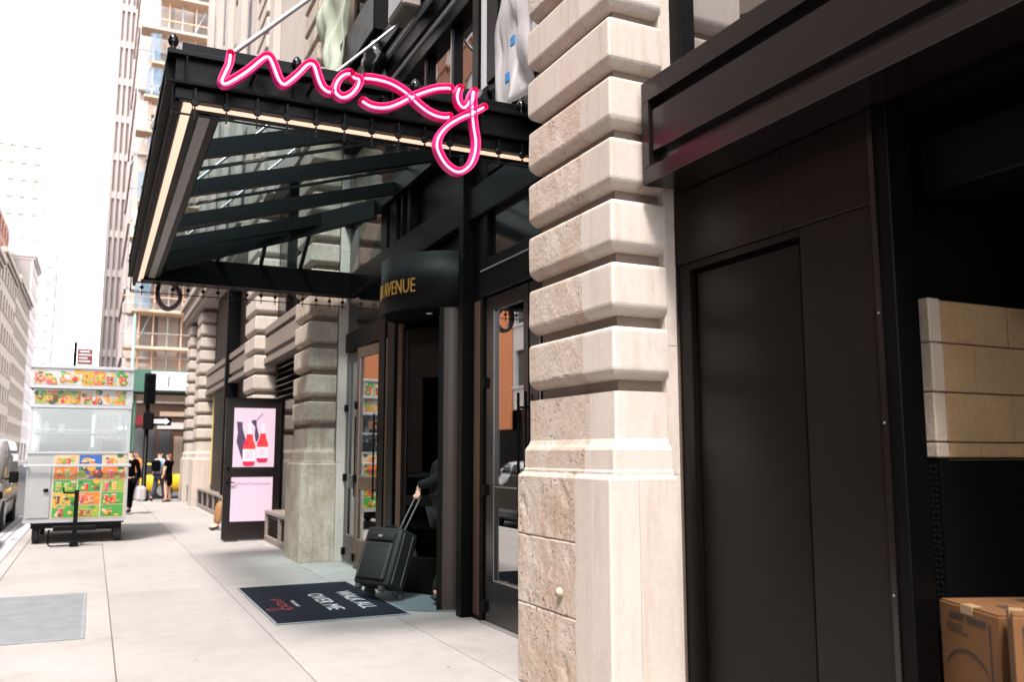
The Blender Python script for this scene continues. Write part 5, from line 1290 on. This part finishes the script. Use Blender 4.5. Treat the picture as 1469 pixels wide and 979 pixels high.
# stone building being repaired behind scaffolding
SB = thing('stone_building', (10, 60, 0), 'pale stone corner building across the avenue, wrapped in scaffolding', 'building')
MB().box(1.5, 30, 52.4, 90, -.15, 60).build('core', M['grey_bld'], SB)
facade(SB, 'y', 52.0, 1.3, 16, 6.2, 60, 7, 14, 'far_stone', 'grey_bld', face=-1, wf=.5, hf=.62, maxn=98)
facade(SB, 'x', 1.14, 52.4, 66, 6.2, 60, 6, 14, 'pale_pink', 'grey_bld', face=-1, maxn=84)
MB().box(1.3, 16, 52.0, 52.39, 4.4, 6.19).build('frieze', M['far_stone'], SB)
for z in (9.2, 22.0): MB().cbox(1.0, 16, 51.6, 52.0, z, z+.7, .08).build('cornice', M['far_stone'], SB)
shop = MB().box(1.3,16,52.1,52.39,-.15,4.39).build('shop_wall', M['bronze_lit'], SB)
for k, (x0, x1, z0, z1, m) in enumerate([(1.9,3.0,.5,3.0,'far_glass'),(3.2,4.6,3.7,3.95,'wood'),(3.2,3.8,.3,2.9,'far_glass'),(4.0,4.9,.3,2.6,'wood'),(5.0,7,.3,3.0,'far_glass'),(3.1,4.9,3.0,3.35,'pale'),(1.9,2.9,3.2,3.7,'red_sign')]):
    MB().box(x0,x1,52.02,52.095,z0,z1).build('shop_panel', M[m], shop)
SCF = thing('scaffolding', (4, 50.5, 0), 'tall tube scaffolding with wooden decks and blue netting on the corner building', 'scaffolding')
for k in range(8):
    x = 1.12 + k*.72
    MB().tube([(x,50.9,5.7),(x,50.9,46)], .055 if k % 2 else .04, 6).build('upright', M['pole_orange' if k % 3 else 'steel'], SCF)
for k in range(20):
    z = 7.2 + k*2.0
    MB().tube([(1.0,50.85,z+.9),(6.4,50.85,z+.9)], .035, 6).build('ledger', M['pole_orange' if k % 2 else 'steel'], SCF)
    MB().cbox(1.15+.3*(k%3),6.5,50.3,51.5,z,z+.14,.02).build('deck', M['wood'], SCF)
    if k: MB().tube([(.95+.72*(k%6),50.8,z-1.9),(.95+.72*(k%6+1),50.8,z-.1)], .03, 5).build('diagonal_brace', M['steel'], SCF)
rn = random.Random(5)
for k in range(16):
    x = 1.12 + .25*(k % 3) + .15*(k % 2); z = 7.35 + k*2.0; n_ = 5; V = []
    for q in range(2):
        for i in range(n_+1):
            for j_ in range(n_+1): V.append((x+(.55+.25*(k % 2))*i/n_, 50.24+.015*q+.06*noise.noise(Vector((i*.9,j_*.7,k))), z+(1.55+.25*noise.noise(Vector((k,i,1))))*j_/n_))
    F = []; m_ = n_+1
    for i in range(n_):
        for j_ in range(n_):
            p = i*m_+j_; F += [(p,p+1,p+m_+1,p+m_), (p+m_*m_,p+m_*m_+m_,p+m_*m_+m_+1,p+m_*m_+1)]
    MB().add(V, F).build('netting', M['net_blue'] if k % 3 else M['net_white'], SCF)
# green sidewalk shed below it
SHD = thing('sidewalk_shed', (5, 48, 0), 'green sidewalk shed with a white sign panel across the avenue', 'shed')
for k in range(8): MB().cbox(1.52+k*1.23, 2.74+k*1.23, 46.0, 46.08, 4.62, 5.72, .01).build('parapet_panel', M['green'], SHD)
MB().cbox(1.5,12,46.09,51,4.45,4.6,.02).build('shed_deck', M['wood'], SHD)
MB().cbox(1.45,12,45.97,46.1,4.50,4.615,.01).build('edge_beam', M['black'], SHD)
for x in (1.7, 4.4, 7.2):
    for y in (46.3, 50.6): MB().tube([(x,y,-.01),(x,y,4.45)], .06, 8).build('shed_post', M['green'], SHD)
MB().cbox(2.36,5.4,45.94,45.97,4.72,5.62,.006).build('sign_panel', M['white'], SHD)
t = text_mb('I', .78, .004, .8); t.v = [(3.08+x, 45.93-z, 4.89+y) for x, y, z in t.v]; t.build('lettering', M['black'], SHD)
for o in list(bpy.data.objects):
    if 'label' in o and not o['label']: del o['label']
